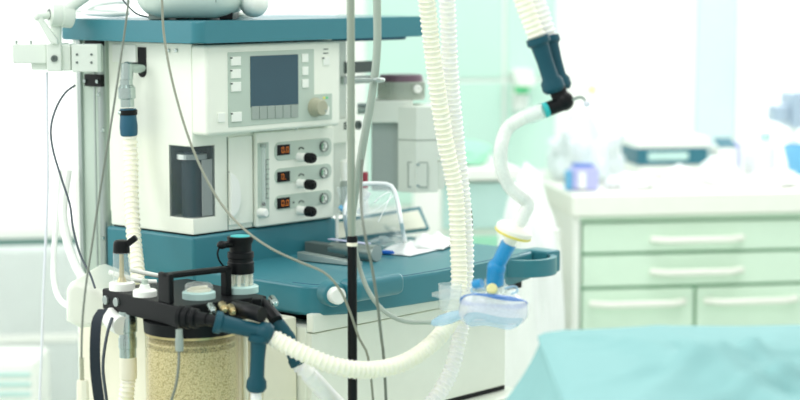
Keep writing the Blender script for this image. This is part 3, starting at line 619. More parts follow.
emit('plum_band', lathe(B(), dc + Vector((0, 0, dlh)), (0, 0, 1), [(0, .0452), (wz_(76) - wz_(82.5) - .003, .044), (wz_(76) - wz_(82.5), .042), (wz_(76) - wz_(82.5), 0)], 40), 'plum', dd)
p = Vector((wpt(417, 89, d).x, d + .018, wz_(89.5))); emit('lock_button', lathe(B(), p, (.35, -1, 0), [(0, .0085), (.006, .0085), (.0075, .007), (.0075, .004), (.005, .0035), (.005, 0)], 20), 'whiter', dd)
lv = emit('filler_block', prism(B(), [wpt(437, 163, d), wpt(444, 158, d), wpt(449, 163, d), wpt(444, 189, d), wpt(433, 189, d)], (0, .05, 0), .003), 'vgrey', vp)
emit('filler_cap', cyl(B(), wpt(436, 147, d + .02), wpt(444, 154, d), .0135), 'whiter', lv)
emit('mount_bar', cyl(B(), (cx - .02, d + .1, wz_(112)), (cx - .10, d + .1, wz_(112)), .012), 'brush', vp)
# small bottles behind the poles
use(FM)
p = hit(344, 200, 'z', ZT)
def small(name, px, py0, py1, d, r, m, cm, label, cat):
    use(FW); q0, q1 = wpt(px, py0, d), wpt(px, py1, d); t = thing(name, label, cat, (q0.x, d, q0.z)); h = q1.z - q0.z
    emit('body', lathe(B(), q0, (0, 0, 1), [(0, r * .9), (.003, r), (h * .55, r), (h * .62, r * .7)], 20), m, t); emit('cap', lathe(B(), q0 + Vector((0, 0, h * .62)), (0, 0, 1), [(0, r * .92), (h * .36, r * .92), (h * .38, r * .7)], 20), cm, t)
def tz(px, d): return 0
d0 = (CH - ZT - .0) / 1
small('spray_bottle', 344.5, 214, 160, 3.70, .0085, 'grey', 'whiter', 'slim white capped bottle standing right of the flow panel', 'bottle')
small('vial', 365, 214, 172, 3.73, .007, 'whiter', 'red', 'small white vial with red top behind the grey poles', 'vial')
# =================================================================== on the table top
use(FM)
def T(px, py, z=ZT): return hit(px, py, 'z', z)
b1, b2 = T(335, 243.5), T(430, 231.5); t1, t2 = hit(339, 219, 'z', .905), hit(420.5, 206, 'z', .909)
inv_ = cur.inverted(); ko, kd = inv_ @ CO, inv_.to_3x3() @ ray(336, 219); pn = (b2 - b1).cross(t2 - b1)
t1 = ko + kd * ((b1 - ko).dot(pn) / kd.dot(pn)); bd = thing('sloped_board', 'cream faced board with teal edge leaning at the back of the table', 'board', (b1 + b2) / 2)
nrm = (b2 - b1).cross(t2 - b1).normalized(); nrm = nrm if nrm.y > 0 else -nrm
o1 = Vector((0, 0, .006))
emit('backing', prism(B(), [b1 + o1, b2 + o1, t2, t1], nrm * .012, .002), 'teal', bd)
k = lambda a, b, t: a.lerp(b, t); fo = Vector((0, 0, .009))
emit('face', prism(B(), [k(b1, b2, .0) + fo, k(b1, b2, .955) + fo, k(t1, t2, .955) - fo * .4, k(t1, t2, .0) - fo * .4], nrm * -.002, .0005, 1), 'board', bd)
emit('stay', prism(B(), [b1.lerp(b2, .3) + nrm * .06 + o1, b1.lerp(b2, .34) + nrm * .06 + o1, t1.lerp(t2, .34) + nrm * .01, t1.lerp(t2, .3) + nrm * .01], nrm * .004), 'teal', bd)
# clear visor
use(FW)
vb = [(345, 217, 3.55), (346.5, 203, 3.565), (351.5, 190, 3.58), (359, 184.5, 3.585), (374, 183.5, 3.585), (388, 184.5, 3.58), (394, 190, 3.575), (398, 204, 3.56), (402, 226, 3.53)]
bot = (405.5, 246.5)
use(FM); q = T(*bot) + Vector((0, 0, .0055)); ql = T(350, 249) + Vector((0, 0, .0055)); use(FW)
qw, qlw = FM @ q, FM @ ql
vs = thing('clear_visor', 'clear plastic face visor with white rim standing on the table top', 'visor', (qw + qlw) / 2 - Vector((0, 0, .003)))
rim = [qlw] + [wpt(*v) for v in vb] + [qw]
bm = B(); q = spline(rim, .012)
f0 = [bm.verts.new(p) for p in q]; cen = [Vector(p) + Vector((0, .0, 0)) for p in q]
c_ = sum(q, Vector()) / len(q)
rings = [f0]
for s in (.8, .55, .3):
    rings.append([bm.verts.new(c_.lerp(p, s) + Vector((0, -.045 * (1 - s * s) , 0))) for p in q])
cv = bm.verts.new(c_ + Vector((0, -.045, 0))); N = len(q)
for a, b in zip(rings, rings[1:]):
    for i in range(N): bm.faces.new((a[i], a[(i + 1) % N], b[(i + 1) % N], b[i]))
for i in range(N): bm.faces.new((rings[-1][i], rings[-1][(i + 1) % N], cv))
sh = emit('film', bm, 'clear2', vs, 60); so = sh.modifiers.new('s', 'SOLIDIFY'); so.thickness = .0008
emit('rim', tube(B(), rim, .0042, 10, .01), 'vis', vs)
emit('crease', tube(tube(tube(B(), [wpt(374, 203, 3.52), wpt(381, 196, 3.525), wpt(389, 192, 3.545)], .0012, 6), [wpt(378, 222, 3.50), wpt(385, 208, 3.51), wpt(391, 195, 3.54)], .001, 6), [wpt(373, 211, 3.51), wpt(383, 205, 3.51), wpt(393, 196, 3.55)], .0009, 6), 'vis', vs)
emit('clip', bx(bx(B(), (-.004, -.002, -.008), (.004, .002, .008), .001, mt=Matrix.Translation(wpt(367.5, 196, 3.535)) @ Matrix.Rotation(.5, 4, 'Y')), (-.004, -.002, -.006), (.004, .002, .006), .001, mt=Matrix.Translation(wpt(359, 211, 3.53)) @ Matrix.Rotation(.5, 4, 'Y')), 'vis', vs)
emit('loose_corner', prism(B(), [wpt(336.5, 188, 3.56), wpt(352, 185.5, 3.57), wpt(346, 208, 3.56), wpt(341, 204, 3.56)], (0, .0008, 0)), 'clear2', vs)
# syringe with blue cap
use(FM)
a, b = T(333.5, 215, .905), T(342, 211, .915)
sy = thing('capped_tube', 'short white tube with blue cap by the right foot of flow panel', 'tube', T(338, 222))
emit('barrel', cyl(B(), hit(333, 212, 'y', -.0) + Vector((.02, -.03, 0)), hit(341, 209.5, 'y', -.03), .0058), 'whiter', sy)
emit('cap', cyl(B(), hit(340, 209.5, 'y', -.032), hit(343, 207, 'y', -.035), .0062), 'sky2', sy)
emit('holder', cyl(B(), hit(337, 212, 'y', -.02) + Vector((0, 0, -.004)), Vector((hit(337, 212, 'y', -.02).x, -.02, ZT + .0005)), .003), 'whiter', sy)
# papers
def crumple(name, pxs, z, m, amp, label, cat, seed, n=26):
    A, Bq, Cq, Dq = [T(*p) for p in pxs]; bm = B(); G = []
    for j in range(n):
        row = []
        for i in range(n):
            s, t = i / (n - 1), j / (n - 1); p = A.lerp(Bq, s).lerp(Dq.lerp(Cq, s), t)
            e = noise.fractal(Vector((s * 2 + seed, t * 2, seed)), 1, 2, 3)
            h = max(.0008, amp * (.6 + e) * (math.sin(PI * min(1, max(0, s))) * math.sin(PI * t)) ** .5)
            row.append(bm.verts.new((p.x + .006 * noise.noise(Vector((t * 5, seed, s))), p.y + .006 * noise.noise(Vector((s * 5, seed + 3, t))), z + h)))
        G.append(row)
    for j in range(n - 1):
        for i in range(n - 1): bm.faces.new((G[j][i], G[j][i + 1], G[j + 1][i + 1], G[j + 1][i]))
    o = emit(name, bm, m, None, 60); s_ = o.modifiers.new('s', 'SOLIDIFY'); s_.thickness = .0008; return tag(o, label, cat)
crumple('paper_wrap', [(378, 254), (410, 257), (444, 249), (410, 241)], ZT + .0015, 'paper', .012, 'crumpled white paper wrapper lying flat beside the clear visor', 'paper', 2)
crumple('gauze_pouch', [(408, 249), (444, 251), (462, 241), (418, 238)], ZT + .003, 'paper', .022, 'puffed white gauze pouch behind the corrugated hose on the table', 'pouch', 6)
crumple('film_wrap', [(363, 244), (392, 250), (412, 243), (384, 238)], ZT + .002, 'clear', .014, 'clear film wrapper at the foot of the leaning board', 'wrapper', 9)
# instrument: two steel bars with a round handle
ins = thing('steel_instrument', 'grey steel instrument with round handle end lying left of black pole', 'instrument', T(345, 262))
h0, h1 = T(309, 253) + Vector((0, 0, .014)), T(377, 262) + Vector((0, 0, .016))
emit('handle', lathe(B(), h0.lerp(h1, .35), h1 - h0, [(0, .013), ((h1 - h0).length * .62, .0155), ((h1 - h0).length * .65, .0145), ((h1 - h0).length * .65, 0)], 28), 'brush', ins)
dr_ = (h1 - h0).normalized(); sd_ = Vector((-dr_.y, dr_.x, 0)); upv = Vector((0, 0, 1))
emit('back_bar', prism(B(), [h0 - sd_ * .012 - upv * .013, h0.lerp(h1, .6) - sd_ * .012 - upv * .013, h0.lerp(h1, .6) - sd_ * .012 + upv * .007, h0 - sd_ * .012 + upv * .009], sd_ * .024, .002), 'dgrey', ins)
f0_, f1_ = T(297, 261) + Vector((0, 0, .001)), T(356, 267) + Vector((0, 0, .001))
emit('blade', prism(B(), [f0_, f1_, f1_ + upv * .007, f0_ + upv * .016], sd_ * .018, .0015), 'brush', ins)
emit('lavender_strip', prism(B(), [h0.lerp(h1, .30) + upv * .0155 - sd_ * .003, h0.lerp(h1, .86) + upv * .0150 - sd_ * .003, h0.lerp(h1, .86) + upv * .0165 - sd_ * .003, h0.lerp(h1, .30) + upv * .0180 - sd_ * .003], sd_ * .014, .001), 'lav', ins)
tag(emit('pen', lathe(B(), T(376, 254) + Vector((0, 0, .0045)), T(392, 254) - T(376, 253), [(0, .002), (.02, .0042), (.034, .004), (.038, .0015)], 14), 'blueop'), 'blue pen cap tip behind the round instrument end', 'pen')
# =================================================================== absorber block
use(FB)
p1 = hit(267, 294.5, 'y', 0).x; q1 = hit(102, 297, 'x', 0).y; BZ0, BZ1 = hit(179, 328.5, 'x', 0).z, hit(179, 307, 'x', 0).z
ab = thing('absorber_block', 'black breathing block with valve domes above a canister of granules', 'absorber', (p1 / 2, q1 / 2, BZ0 - .3))
emit('manifold', bx(B(), (0, 0, BZ0), (p1, q1, BZ1), .003, 2), 'black', ab)
def Z1(px, py): return hit(px, py, 'z', BZ1)
for px, py in ((106.3, 300), (117, 302)):
    p = hit(px, py, 'x', 0); emit('port_disc', cyl(B(), p + Vector((.002, 0, 0)), p + Vector((-.004, 0, 0)), .0078), 'brush', ab)
# carry handle, standing along the left edge and turning across
hz = hit(165, 273.5, 'x', .003).z
y0, y1 = hit(170, 300, 'x', .004).y, hit(158, 296, 'x', .004).y
hr = hit(229, 268, 'y', y0 * 0 + .03)
emit('carry_handle', bx(bx(bx(B(), (.003, y0, BZ1 - .001), (.013, y1, hz), .003), (.003, y0 + .006, hz - .009), (hr.x + .012, y0 + .024, hz), .003), (hr.x, y0 + .006, BZ1 - .001), (hr.x + .012, y0 + .024, hz), .003), 'black', ab)
def dome(px, py, r, h, name, ringm='slat'):
    p = Z1(px, py)
    e = emit(name, lathe(B(), p, (0, 0, 1), [(0, r), (.010, r), (.012, r - .003), (.012, r - .007)], 36), ringm, ab)
    return p, e
# front valve dome
p, e = dome(199, 298, .0275, .02, 'valve_seat')
emit('valve_dome', lathe(B(), p + Vector((0, 0, .011)), (0, 0, 1), [(0, .024), (.010, .0235), (.014, .019), (.0155, .010), (.016, 0)], 32), 'clear', e)
emit('valve_cage', bx(lathe(B(), p + Vector((0, 0, .012)), (0, 0, 1), [(0, .02), (.003, .02), (.003, 0)], 24), p + Vector((-.016, -.002, .012)), p + Vector((.016, .002, .020))), 'ivory', e)
# APL valve
p, e = dome(241, 292, .0295, .02, 'valve_base')
def hgt(py): return hit(241, py, 'y', p.y).z - p.z
emit('valve_glass', lathe(B(), p + Vector((0, 0, .011)), (0, 0, 1), [(0, .022), (hgt(272) - .011, .0215)], 32), 'clear', e)
bm = B()
for k in range(8):
    t = 2 * PI * k / 8; cyl(bm, p + Vector((.017 * math.cos(t), .017 * math.sin(t), .011)), p + Vector((.017 * math.cos(t), .017 * math.sin(t), hgt(273))), .003, n=8)
emit('valve_spring', bm, 'ivory', e)
emit('valve_cap', lathe(B(), p + Vector((0, 0, hgt(273))), (0, 0, 1), [(0, .0215), (.002, .0225), (hgt(262) - hgt(273), .0225), (hgt(261) - hgt(273), .021), (hgt(258) - hgt(273), .021), (hgt(257) - hgt(273), .0225), (hgt(252) - hgt(273), .022), (hgt(251) - hgt(273), .0185), (hgt(244) - hgt(273), .0185), (hgt(240) - hgt(273), .022), (hgt(236.5) - hgt(273), .0225), (hgt(236) - hgt(273), .0205)], 36), 'black', e)
emit('cap_disc', lathe(B(), p + Vector((0, 0, hgt(236.4))), (0, 0, 1), [(0, .018), (.0016, .0165), (.002, 0)], 28), 'lid', e)
kx = hit(222, 245, 'y', p.y)
emit('side_knob', sph(cyl(B(), kx, Vector((p.x - .012, p.y, kx.z)), .006), kx, (.009, .009, .007)), 'black', e)
emit('knob_wire', tube(B(), [kx + Vector((-.004, 0, -.003)), hit(217.5, 252, 'y', p.y), hit(219, 260, 'y', p.y), hit(224, 267, 'y', p.y), hit(227, 275, 'y', p.y)], .0016, 8, .006), 'black2', e)
for px, py in ((214, 284), (221, 282.5)): pass
# left valve with glass cylinder and lever
ly = q1 - .022
p = hit(122, 288, 'y', ly); p = Vector((hit(122, 285, 'z', BZ1 + .008).x, hit(122, 285, 'z', BZ1 + .008).y, BZ1))
e = emit('valve_base', lathe(B(), p, (0, 0, 1), [(0, .022), (.012, .022), (.014, .019), (.014, .012)], 32), 'whiter', ab)
def hg(py): return hit(122, py, 'y', p.y).z - p.z
emit('valve_glass', lathe(B(), p + Vector((0, 0, .012)), (0, 0, 1), [(0, .0145), (hg(252) - .012, .0145)], 28), 'clear', e)
emit('valve_stem', lathe(B(), p + Vector((0, 0, .012)), (0, 0, 1), [(0, .009), (.008, .006), (.012, .004), (hg(254) - .012, .004)], 16), 'brass', e)
emit('lever_cap', bx(lathe(B(), p + Vector((0, 0, hg(253))), (0, 0, 1), [(0, .0145), (hg(244) - hg(253), .0135), (hg(241) - hg(253), .012), (hg(240) - hg(253), .009), (hg(240) - hg(253), 0)], 24), (-.002, -.006, -.005), (.028, .006, .006), .003, mt=Matrix.Translation(p + Vector((.002, -.004, hg(247)))) @ Matrix.Rotation(-.75, 4, 'Z') @ Matrix.Rotation(-.65, 4, 'Y')), 'black', e)
p = Z1(145, 296); e = emit('valve_seat', lathe(B(), p, (0, 0, 1), [(0, .020), (.009, .020), (.011, .018), (.011, .010), (.020, .0075), (.020, 0)], 32), 'whiter', ab)
emit('hex_stub', cyl(B(), p + Vector((0, 0, .012)), p + Vector((0, 0, .028)), .0055, n=8), 'shade', e)
emit('white_pipe', tube(B(), [hit(109, 272, 'y', q1 - .01), hit(125, 277, 'y', q1 - .03), hit(142, 281, 'y', q1 - .04), hit(158, 282, 'y', q1 - .05)], .0042, 10), 'whiter', ab)
emit('white_pipe', tube(B(), [hit(131, 270, 'y', q1 - .005), hit(145, 273, 'y', q1 - .02), hit(160, 276, 'y', q1 - .03)], .004, 10), 'whiter', ab)
# canister
use(FW)
cd = 3.10; cc = wpt(192, 350, cd); cz1 = wpt(192, 338, cd - .077).z; R = .077
lidz = BZ0
can = emit('canister_glass', lathe(B(), (cc.x, cd, .52), (0, 0, 1), [(0, R - .004), (.004, R), (cz1 - .52, R), (cz1 - .52, R - .003), (.006, R - .003)], 56), 'canis', ab)
emit('canister_rim', lathe(B(), (cc.x, cd, cz1 - .001), (0, 0, 1), [(0, R + .0015), (max(.012, lidz - cz1), R + .003)], 56), 'black', ab)
emit('rim_gasket', lathe(B(), (cc.x, cd, cz1 - .005), (0, 0, 1), [(0, R + .0008), (.0045, R + .0012)], 56), 'brass', can)
gz = wpt(192, 347, cd - .07).z
bm = lathe(B(), (cc.x, cd, .525), (0, 0, 1), [(0, R - .005)] + [(.0 + (gz - .525) * k / 20 + .0001, R - .0045) for k in range(1, 21)] + [(gz - .522, R - .012), (gz - .521, 0)], 64)
emit('granules', bm, 'gran', can, kind='stuff')
emit('dark_granule_layer', lathe(B(), (cc.x, cd, gz - .010), (0, 0, 1), [(0, R - .0043), (.004, R - .0042), (.0085, R - .0046), (.011, R - .012), (.0125, 0)], 64), 'grand', can, kind='stuff')
emit('post', cyl(B(), (cc.x, cd, gz - .01), (cc.x, cd, cz1), .012), 'shade', can)
emit('lower_plate', lathe(B(), (cc.x, cd, .495), (0, 0, 1), [(0, R - .01), (.004, R + .004), (.028, R + .004), (.03, R)], 48), 'black', ab)
emit('guide_rod', cyl(cyl(B(), (cc.x + .085, cd + .03, .495), (cc.x + .085, cd + .03, BZ0 + .005), .0055), (cc.x + .078, cd + .02, .50), (cc.x + .092, cd + .03, .505), .006), 'ivory', ab)
# ports on the front right side
dd0 = 2.985
pr = emit('ribbed_port', lathe(B(), wpt(181, 317, dd0 + .02), wpt(206, 319.5, dd0) - wpt(181, 317, dd0 + .02), [(0, .019), (.006, .0185), (.007, .0165), (.011, .0165), (.012, .0185), (.018, .018), (.019, .0155), (.024, .0155), (.025, .0165), (.030, .016), (.032, .0115), (.05, .0105)], 32), 'black', ab)
emit('port_pipe', cyl(B(), wpt(199, 319, dd0 + .005), wpt(222, 322, dd0 - .01), .0095), 'black', pr)
pr = emit('black_port', tube(B(), [wpt(236, 308, 3.05), wpt(248, 311, 3.0), wpt(262, 315, 2.98)], .013, 18, .006), 'black', ab)
emit('port_elbow', tube(B(), [wpt(258, 303, 3.07), wpt(264, 306, 3.05), wpt(272, 315, 3.03), wpt(276, 321, 3.02)], .0115, 16, .006), 'black', ab)
emit('elbow_block', bx(B(), wpt(253, 308, 3.06), wpt(262, 299, 3.03), .002), 'black', ab)
for px, py, m in ((211, 309.5, 'steel'), (222.5, 308, 'brass'), (231, 310.5, 'brass'), (273, 302, 'steel'), (264, 323, 'ivory')):
    a = wpt(px, py, 2.995); emit('hose_fitting', lathe(B(), a + Vector((-.004, .03, 0)), Vector((.25, -1, -.1)), [(0, .0065), (.024, .0065), (.025, .0045), (.032, .0045), (.034, .003)], 16), m, ab)
# white elbow and steel outlet below the block
emit('white_elbow', tube(B(), [wpt(110, 316, 3.16), wpt(114, 322, 3.14), wpt(122, 326, 3.12)], .016, 18, .006), 'whiter', ab)
od = 3.14; oc = wpt(127.5, 330, od)
def oz(py): return wpt(127.5, py, od).z
emit('steel_outlet', lathe(B(), (oc.x, od, oz(358)), (0, 0, 1), [(0, .0135), (.002, .0142), (oz(348) - oz(358), .0142), (oz(347.5) - oz(358), .0155), (oz(338) - oz(358), .0155), (oz(337) - oz(358), .0142), (oz(332) - oz(358), .0142), (oz(331) - oz(358), .0165), (oz(318) - oz(358), .0165), (oz(316) - oz(358), .0145), (oz(311) - oz(358), .0145)], 32), 'steel', ab)
bag = thing('drain_hose', 'cream corrugated hose hanging below the steel outlet at lower left', 'hose', (oc.x, od, .5))
emit('cuff', lathe(B(), (oc.x, od, oz(379)), (0, 0, 1), [(0, .0135), (.003, .0148), (oz(360) - oz(379), .0148), (oz(357) - oz(379), .0142)], 28), 'ivory', bag)
emit('corrugated_tube', corr(B(), [(oc.x, od, oz(378)), (oc.x - .004, od, oz(400)), (oc.x - .01, od + .02, .60), (oc.x - .03, od + .1, .50)], .0135, .0018, .0075), 'cream', bag)
# sensor lead plug
lp = thing('sensor_lead', 'grey sensor plug and lead hanging in front of the granule canister', 'lead', wpt(172, 400, 2.96) + Vector((0, 0, -.2)))
emit('plug', lathe(B(), wpt(179.5, 351, 2.985), (0, 0, 1), [(0, .006), (.002, .0068), (.020, .0068), (.022, .0058), (.035, .0055)], 20), 'grey', lp)
emit('lead', tube(B(), [wpt(179, 351, 2.985), wpt(178.5, 366, 2.97), wpt(176, 385, 2.96), wpt(171, 402, 2.96), wpt(164, 440, 2.99), wpt(150, 480, 3.05)], .0022, 10), 'cab', lp)
# =================================================================== hoses
use(FM)
sp = hit(143, 68, 'x', 0)
use(FW)
s0 = FM @ sp; e0 = wpt(128, 67, s0.y - .03); pd_ = e0.y
vh = thing('ventilator_hose', 'cream corrugated hose with blue cuff on a chrome elbow, left side', 'hose', wpt(136, 268, 3.33))
ev = wpt(127, 80, pd_); ek = wpt(127, 67, pd_)
emit('chrome_elbow', sph(cyl(cyl(B(), s0, ek, .0098, n=24, bev=0), ev, ek + Vector((0, 0, .007)), .0112, n=24), ek, .0098), 'steel', vh)
emit('chrome_collar', lathe(B(), wpt(127.5, 107, pd_), (-.03, 0, 1), [(0, .0125), (wpt(0, 97, pd_).z - wpt(0, 107, pd_).z - .004, .0125), (.016, .0158), (.036, .0158), (.037, .0135), (.039, .0135), (.040, .0115), (.05, .0115)], 32), 'steel', vh)
emit('blue_cuff', lathe(B(), wpt(129, 136, pd_), (-.02, 0, 1), [(0, .0135), (.003, .0158), (.018, .0165), (.030, .0155), (.036, .0150), (.048, .0152), (.050, .0145)], 30), 'dteal', vh)
emit('clamp_band', lathe(B(), wpt(128.5, 115, pd_), (-.02, 0, 1), [(0, .0158), (.001, .0163), (.0085, .0163), (.0095, .0158)], 30), 'black', vh)
p = wpt(118.8, 112.5, pd_ - .005); emit('clamp_screw', cyl(B(), p, p + Vector((.006, -.003, 0)), .0035, n=12), 'steel', vh)
emit('corrugated_tube', corr(B(), [wpt(129.5, 133, pd_), wpt(131, 160, pd_), wpt(131.5, 200, pd_ - .03), wpt(134, 240, pd_ - .07), wpt(137, 268, pd_ - .11), wpt(138, 285, pd_ - .13)], .0142, .0022, .0105), 'cream', vh)
# breathing circuit
hc = thing('breathing_hose', 'cream corrugated hose sweeping from the teal tee up past the mask', 'hose', wpt(400, 362, 3.0))
pts = [wpt(273, 338, 2.985), wpt(300, 352, 2.97), wpt(335, 366, 2.97), wpt(370, 370, 3.0), wpt(405, 362, 3.04), wpt(436, 340, 3.09), wpt(455, 312, 3.14), wpt(459, 285, 3.16), wpt(458, 245, 3.17), wpt(455, 190, 3.17), wpt(445, 140, 3.16), wpt(436, 80, 3.14), wpt(429, 20, 3.12), wpt(424, -40, 3.08), wpt(432, -120, 3.0), wpt(462, -165, 2.98), wpt(492, -120, 2.96), wpt(508, -50, 2.95), wpt(521, -5, 2.95), wpt(531, 22, 2.95), wpt(538, 40, 2.95)]
emit('corrugated_tube', corr(B(), pts, .0150, .0021, .0088), 'cream', hc)
hw = thing('breathing_hose', 'white corrugated hose from the lower teal elbow rising behind the cream one', 'hose', wpt(380, 420, 3.05))
pts = [wpt(298, 363, 3.03), wpt(312, 378, 3.03), wpt(335, 402, 3.11), wpt(365, 425, 3.13), wpt(400, 425, 3.14), wpt(430, 405, 3.14), wpt(449, 375, 3.17), wpt(459, 340, 3.19), wpt(464, 300, 3.2), wpt(466, 255, 3.205), wpt(463, 200, 3.205), wpt(457, 145, 3.20), wpt(451, 80, 3.18), wpt(448, 20, 3.16), wpt(446, -40, 3.12), wpt(452, -105, 3.02), wpt(476, -140, 3.03), wpt(505, -100, 3.0), wpt(522, -45, 2.99), wpt(535, -5, 2.985), wpt(543, 20, 2.985), wpt(549, 38, 2.985)]
emit('corrugated_tube', corr(B(), pts, .0145, .0021, .0088), 'whose', hw)
# teal tee
def sleeve(bm, a, b, r, n=28):
    a, b = Vector(a), Vector(b); L = (b - a).length
    return lathe(bm, a, b - a, [(0, r * .98), (.0012, r * 1.2), (.010, r * 1.24), (.014, r * .94), (L * .45, r * .84), (L - .024, r * .86), (L - .017, r * 1.16), (L - .006, r * 1.2), (L, r * .9)], n)
te = thing('tee_connector', 'dark teal rubber tee connector in front of the black block', 'connector', wpt(257, 391, 2.98))
emit('run', sph(sleeve(B(), wpt(214.5, 321.5, 2.975), wpt(272, 334.5, 2.985), .0148), wpt(264, 333, 2.982), .0172), 'tealrub', te)
emit('branch', sleeve(B(), wpt(259, 334, 2.98), wpt(256, 391.5, 2.98), .0138), 'tealrub', te)
emit('end_plug', cyl(B(), wpt(256, 390, 2.98), wpt(256, 402, 2.98), .009), 'whose', te)
ec = thing('elbow_connector', 'dark teal rubber elbow behind the tee connector, feeding the white hose', 'connector', wpt(300, 367, 3.03))
emit('sleeve', tube(B(), [wpt(270, 316, 3.04), wpt(279, 326, 3.03), wpt(287, 338, 3.03), wpt(293, 352, 3.03), wpt(299, 364, 3.03)], lambda i, N: .0125 + (.0022 if i < 4 or i > N - 5 else 0) + (.0012 if abs(i - N // 2) < 2 else 0), 22, .004), 'tealrub', ec)
# Y connector
yc = thing('wye_connector', 'dark teal rubber wye of two sleeves hanging at the top right', 'connector', wpt(556, 92, 2.950))
emit('sleeve', sleeve(B(), wpt(537, 37, 2.950), wpt(555, 92, 2.950), .0152), 'tealrub', yc)
emit('sleeve', sleeve(B(), wpt(548, 36, 2.985), wpt(562, 90, 2.975), .0142), 'tealrub', yc)
be = thing('black_elbow', 'black right-angle elbow with a small capped port below the teal wye', 'connector', wpt(563, 112, 2.950))
emit('body', sph(cyl(cyl(B(), wpt(556, 86, 2.955), wpt(563, 104, 2.950), .0135), wpt(567, 102, 2.950), wpt(545, 110, 2.940), .0115), wpt(564, 101, 2.950), .0155), 'black', be)
emit('nozzle_ring', cyl(B(), wpt(548, 109, 2.942), wpt(543.5, 110.7, 2.940), .0122), 'lid', be)
emit('sample_port', tube(B(), [wpt(570, 101, 2.945), wpt(578, 97.5, 2.940), wpt(583, 98, 2.940), wpt(587, 104, 2.938)], .0026, 10, .003), 'grey', be)
emit('port_cap', lathe(B(), wpt(585, 101, 2.938), wpt(589, 107, 2.938) - wpt(585, 101, 2.938), [(0, .003), (.003, .0055), (.007, .0055), (.010, .003)], 14), 'ltube', be)
ct = thing('catheter_mount', 'milky white curved tube dropping from the black elbow to the filter', 'tube', wpt(525, 205, 2.988))
emit('tube', tube(B(), [wpt(545, 110, 2.940), wpt(525, 117, 2.960), wpt(508, 128, 2.980), wpt(501, 146, 2.964), wpt(501, 166, 2.968), wpt(508, 184, 2.976), wpt(518, 194, 2.980), wpt(526, 200, 2.984)], .0108, 20, .006), 'catheter', ct)
emit('sleeve', cyl(B(), wpt(528, 116, 2.957), wpt(543, 111, 2.942), .0135), 'clear', ct)
emit('end_piece', tube(B(), [wpt(523, 197, 2.984), wpt(528, 205, 2.986), wpt(524, 214, 2.988), wpt(518, 226, 2.990)], .0105, 18, .005), 'catheter', ct)
fl = thing('filter_disc', 'white round breathing filter with yellow rim above the blue connector', 'filter', wpt(512, 238, 2.992))
ax = (wpt(518, 221, 2.992) - wpt(510, 244, 2.992)); c0 = wpt(513.5, 232, 2.992)
axn = ax.normalized() + Vector((0, -.12, 0))
emit('housing', lathe(B(), c0, axn, [(-.008, .013), (-.005, .027), (-.001, .0295), (.005, .0295), (.010, .025), (.014, .012)], 36), 'filt', fl)
emit('yellow_rim', lathe(B(), c0, axn, [(-.0055, .0282), (-.004, .0302), (-.0015, .0302), (-.001, .0294)], 36), 'yellow', fl)
emit('stub', cyl(B(), c0 - axn.normalized() * .006, c0 - axn.normalized() * .022, .0105), 'filt', fl)
bc = thing('blue_connector', 'bright blue translucent angled connector between filter and mask', 'connector', wpt(495, 282, 3.012))
emit('upper_tube', lathe(B(), wpt(509, 243, 2.994), wpt(496, 268, 3.004) - wpt(509, 243, 2.994), [(0, .0125), (.003, .0128), (.03, .0122), (.046, .0122)], 26), 'blue', bc)
emit('swivel', sph(B(), wpt(496.5, 268, 3.004), (.0155, .0155, .0165)), 'blue', bc)
emit('lower_tube', cyl(B(), wpt(496, 268, 3.004), wpt(495, 284, 3.012), .0145), 'blue', bc)
emit('port_cap', lathe(B(), wpt(497.5, 267, 2.998), (0, -1, .1), [(0, .009), (.004, .009), (.006, .006), (.006, 0)], 20), 'blue', bc)
# mask
mk = thing('breathing_mask', 'clear breathing mask with lilac cushion and blue rim below the blue connector', 'mask', wpt(493, 322, 2.95))
mc = wpt(494, 301, 3.02); mx_ = Vector((.06, .36, .93)).normalized()
def egg(bm, prof, n=56, top=None):
    # mask outlines: broad at one end and narrowing to the nose end; prof = (height, length, width)
    L_ = Vector((1, .12, .06)); L_ = (L_ - mx_ * L_.dot(mx_)).normalized(); W_ = mx_.cross(L_); rings = []
    for h, lx, wy in prof:
        r_ = []
        for i in range(n):
            t = 2 * PI * i / n; r_.append(bm.verts.new(mc + mx_ * (h + .003 * math.cos(3 * t + 1) * (1 if h < 0 else 0)) + L_ * (lx * math.cos(t)) + W_ * (wy * math.sin(t) * (1 - .22 * math.cos(t)))))
        rings.append(r_)
    for a, b in zip(rings, rings[1:]):
        for i in range(n): bm.faces.new((a[i], a[(i + 1) % n], b[(i + 1) % n], b[i]))
    return bm
emit('cushion', egg(B(), [(-.006, .036, .026), (-.018, .038, .028), (-.028, .045, .034), (-.030, .051, .039), (-.024, .0555, .043), (-.014, .0565, .044), (-.004, .0545, .042), (.001, .050, .038)]), 'cush', mk)
emit('shell', egg(B(), [(.001, .050, .038), (.006, .046, .034), (.010, .039, .030), (.020, .034, .026), (.025, .027, .021), (.027, .018, .017), (.036, .0165, .0165)]), 'clear', mk)
emit('lower_skirt', egg(B(), [(-.029, .048, .036), (-.036, .044, .033), (-.039, .038, .028)]), 'clearb', mk)
x_, y_, d_ = basis(mx_)
emit('blue_rim', egg(B(), [(-.003, .0552, .0427), (.0, .0555, .043), (.0025, .0535, .041), (.002, .0500, .038)]), 'rimblue', mk)
p = wpt(492, 289, 2.988); emit('yellow_button', lathe(B(), p, (0, -1, .35), [(0, .009), (.005, .0085), (.007, .006), (.007, 0)], 20), 'paleyel', mk)
for s in (-1, 1): emit('hook', tube(B(), [mc + y_ * 0 + Vector((s * .016, -.012, .022)), mc + Vector((s * .032, -.012, .026)), mc + Vector((s * .037, -.012, .018)), mc + Vector((s * .026, -.012, .013))], .0022, 8, .004), 'clearb', mk)
emit('side_port', lathe(B(), wpt(482, 283, 2.93), wpt(471, 285, 2.94) - wpt(482, 283, 2.93), [(0, .007), (.012, .008), (.016, .006), (.018, 0)], 16), 'blue', mk)
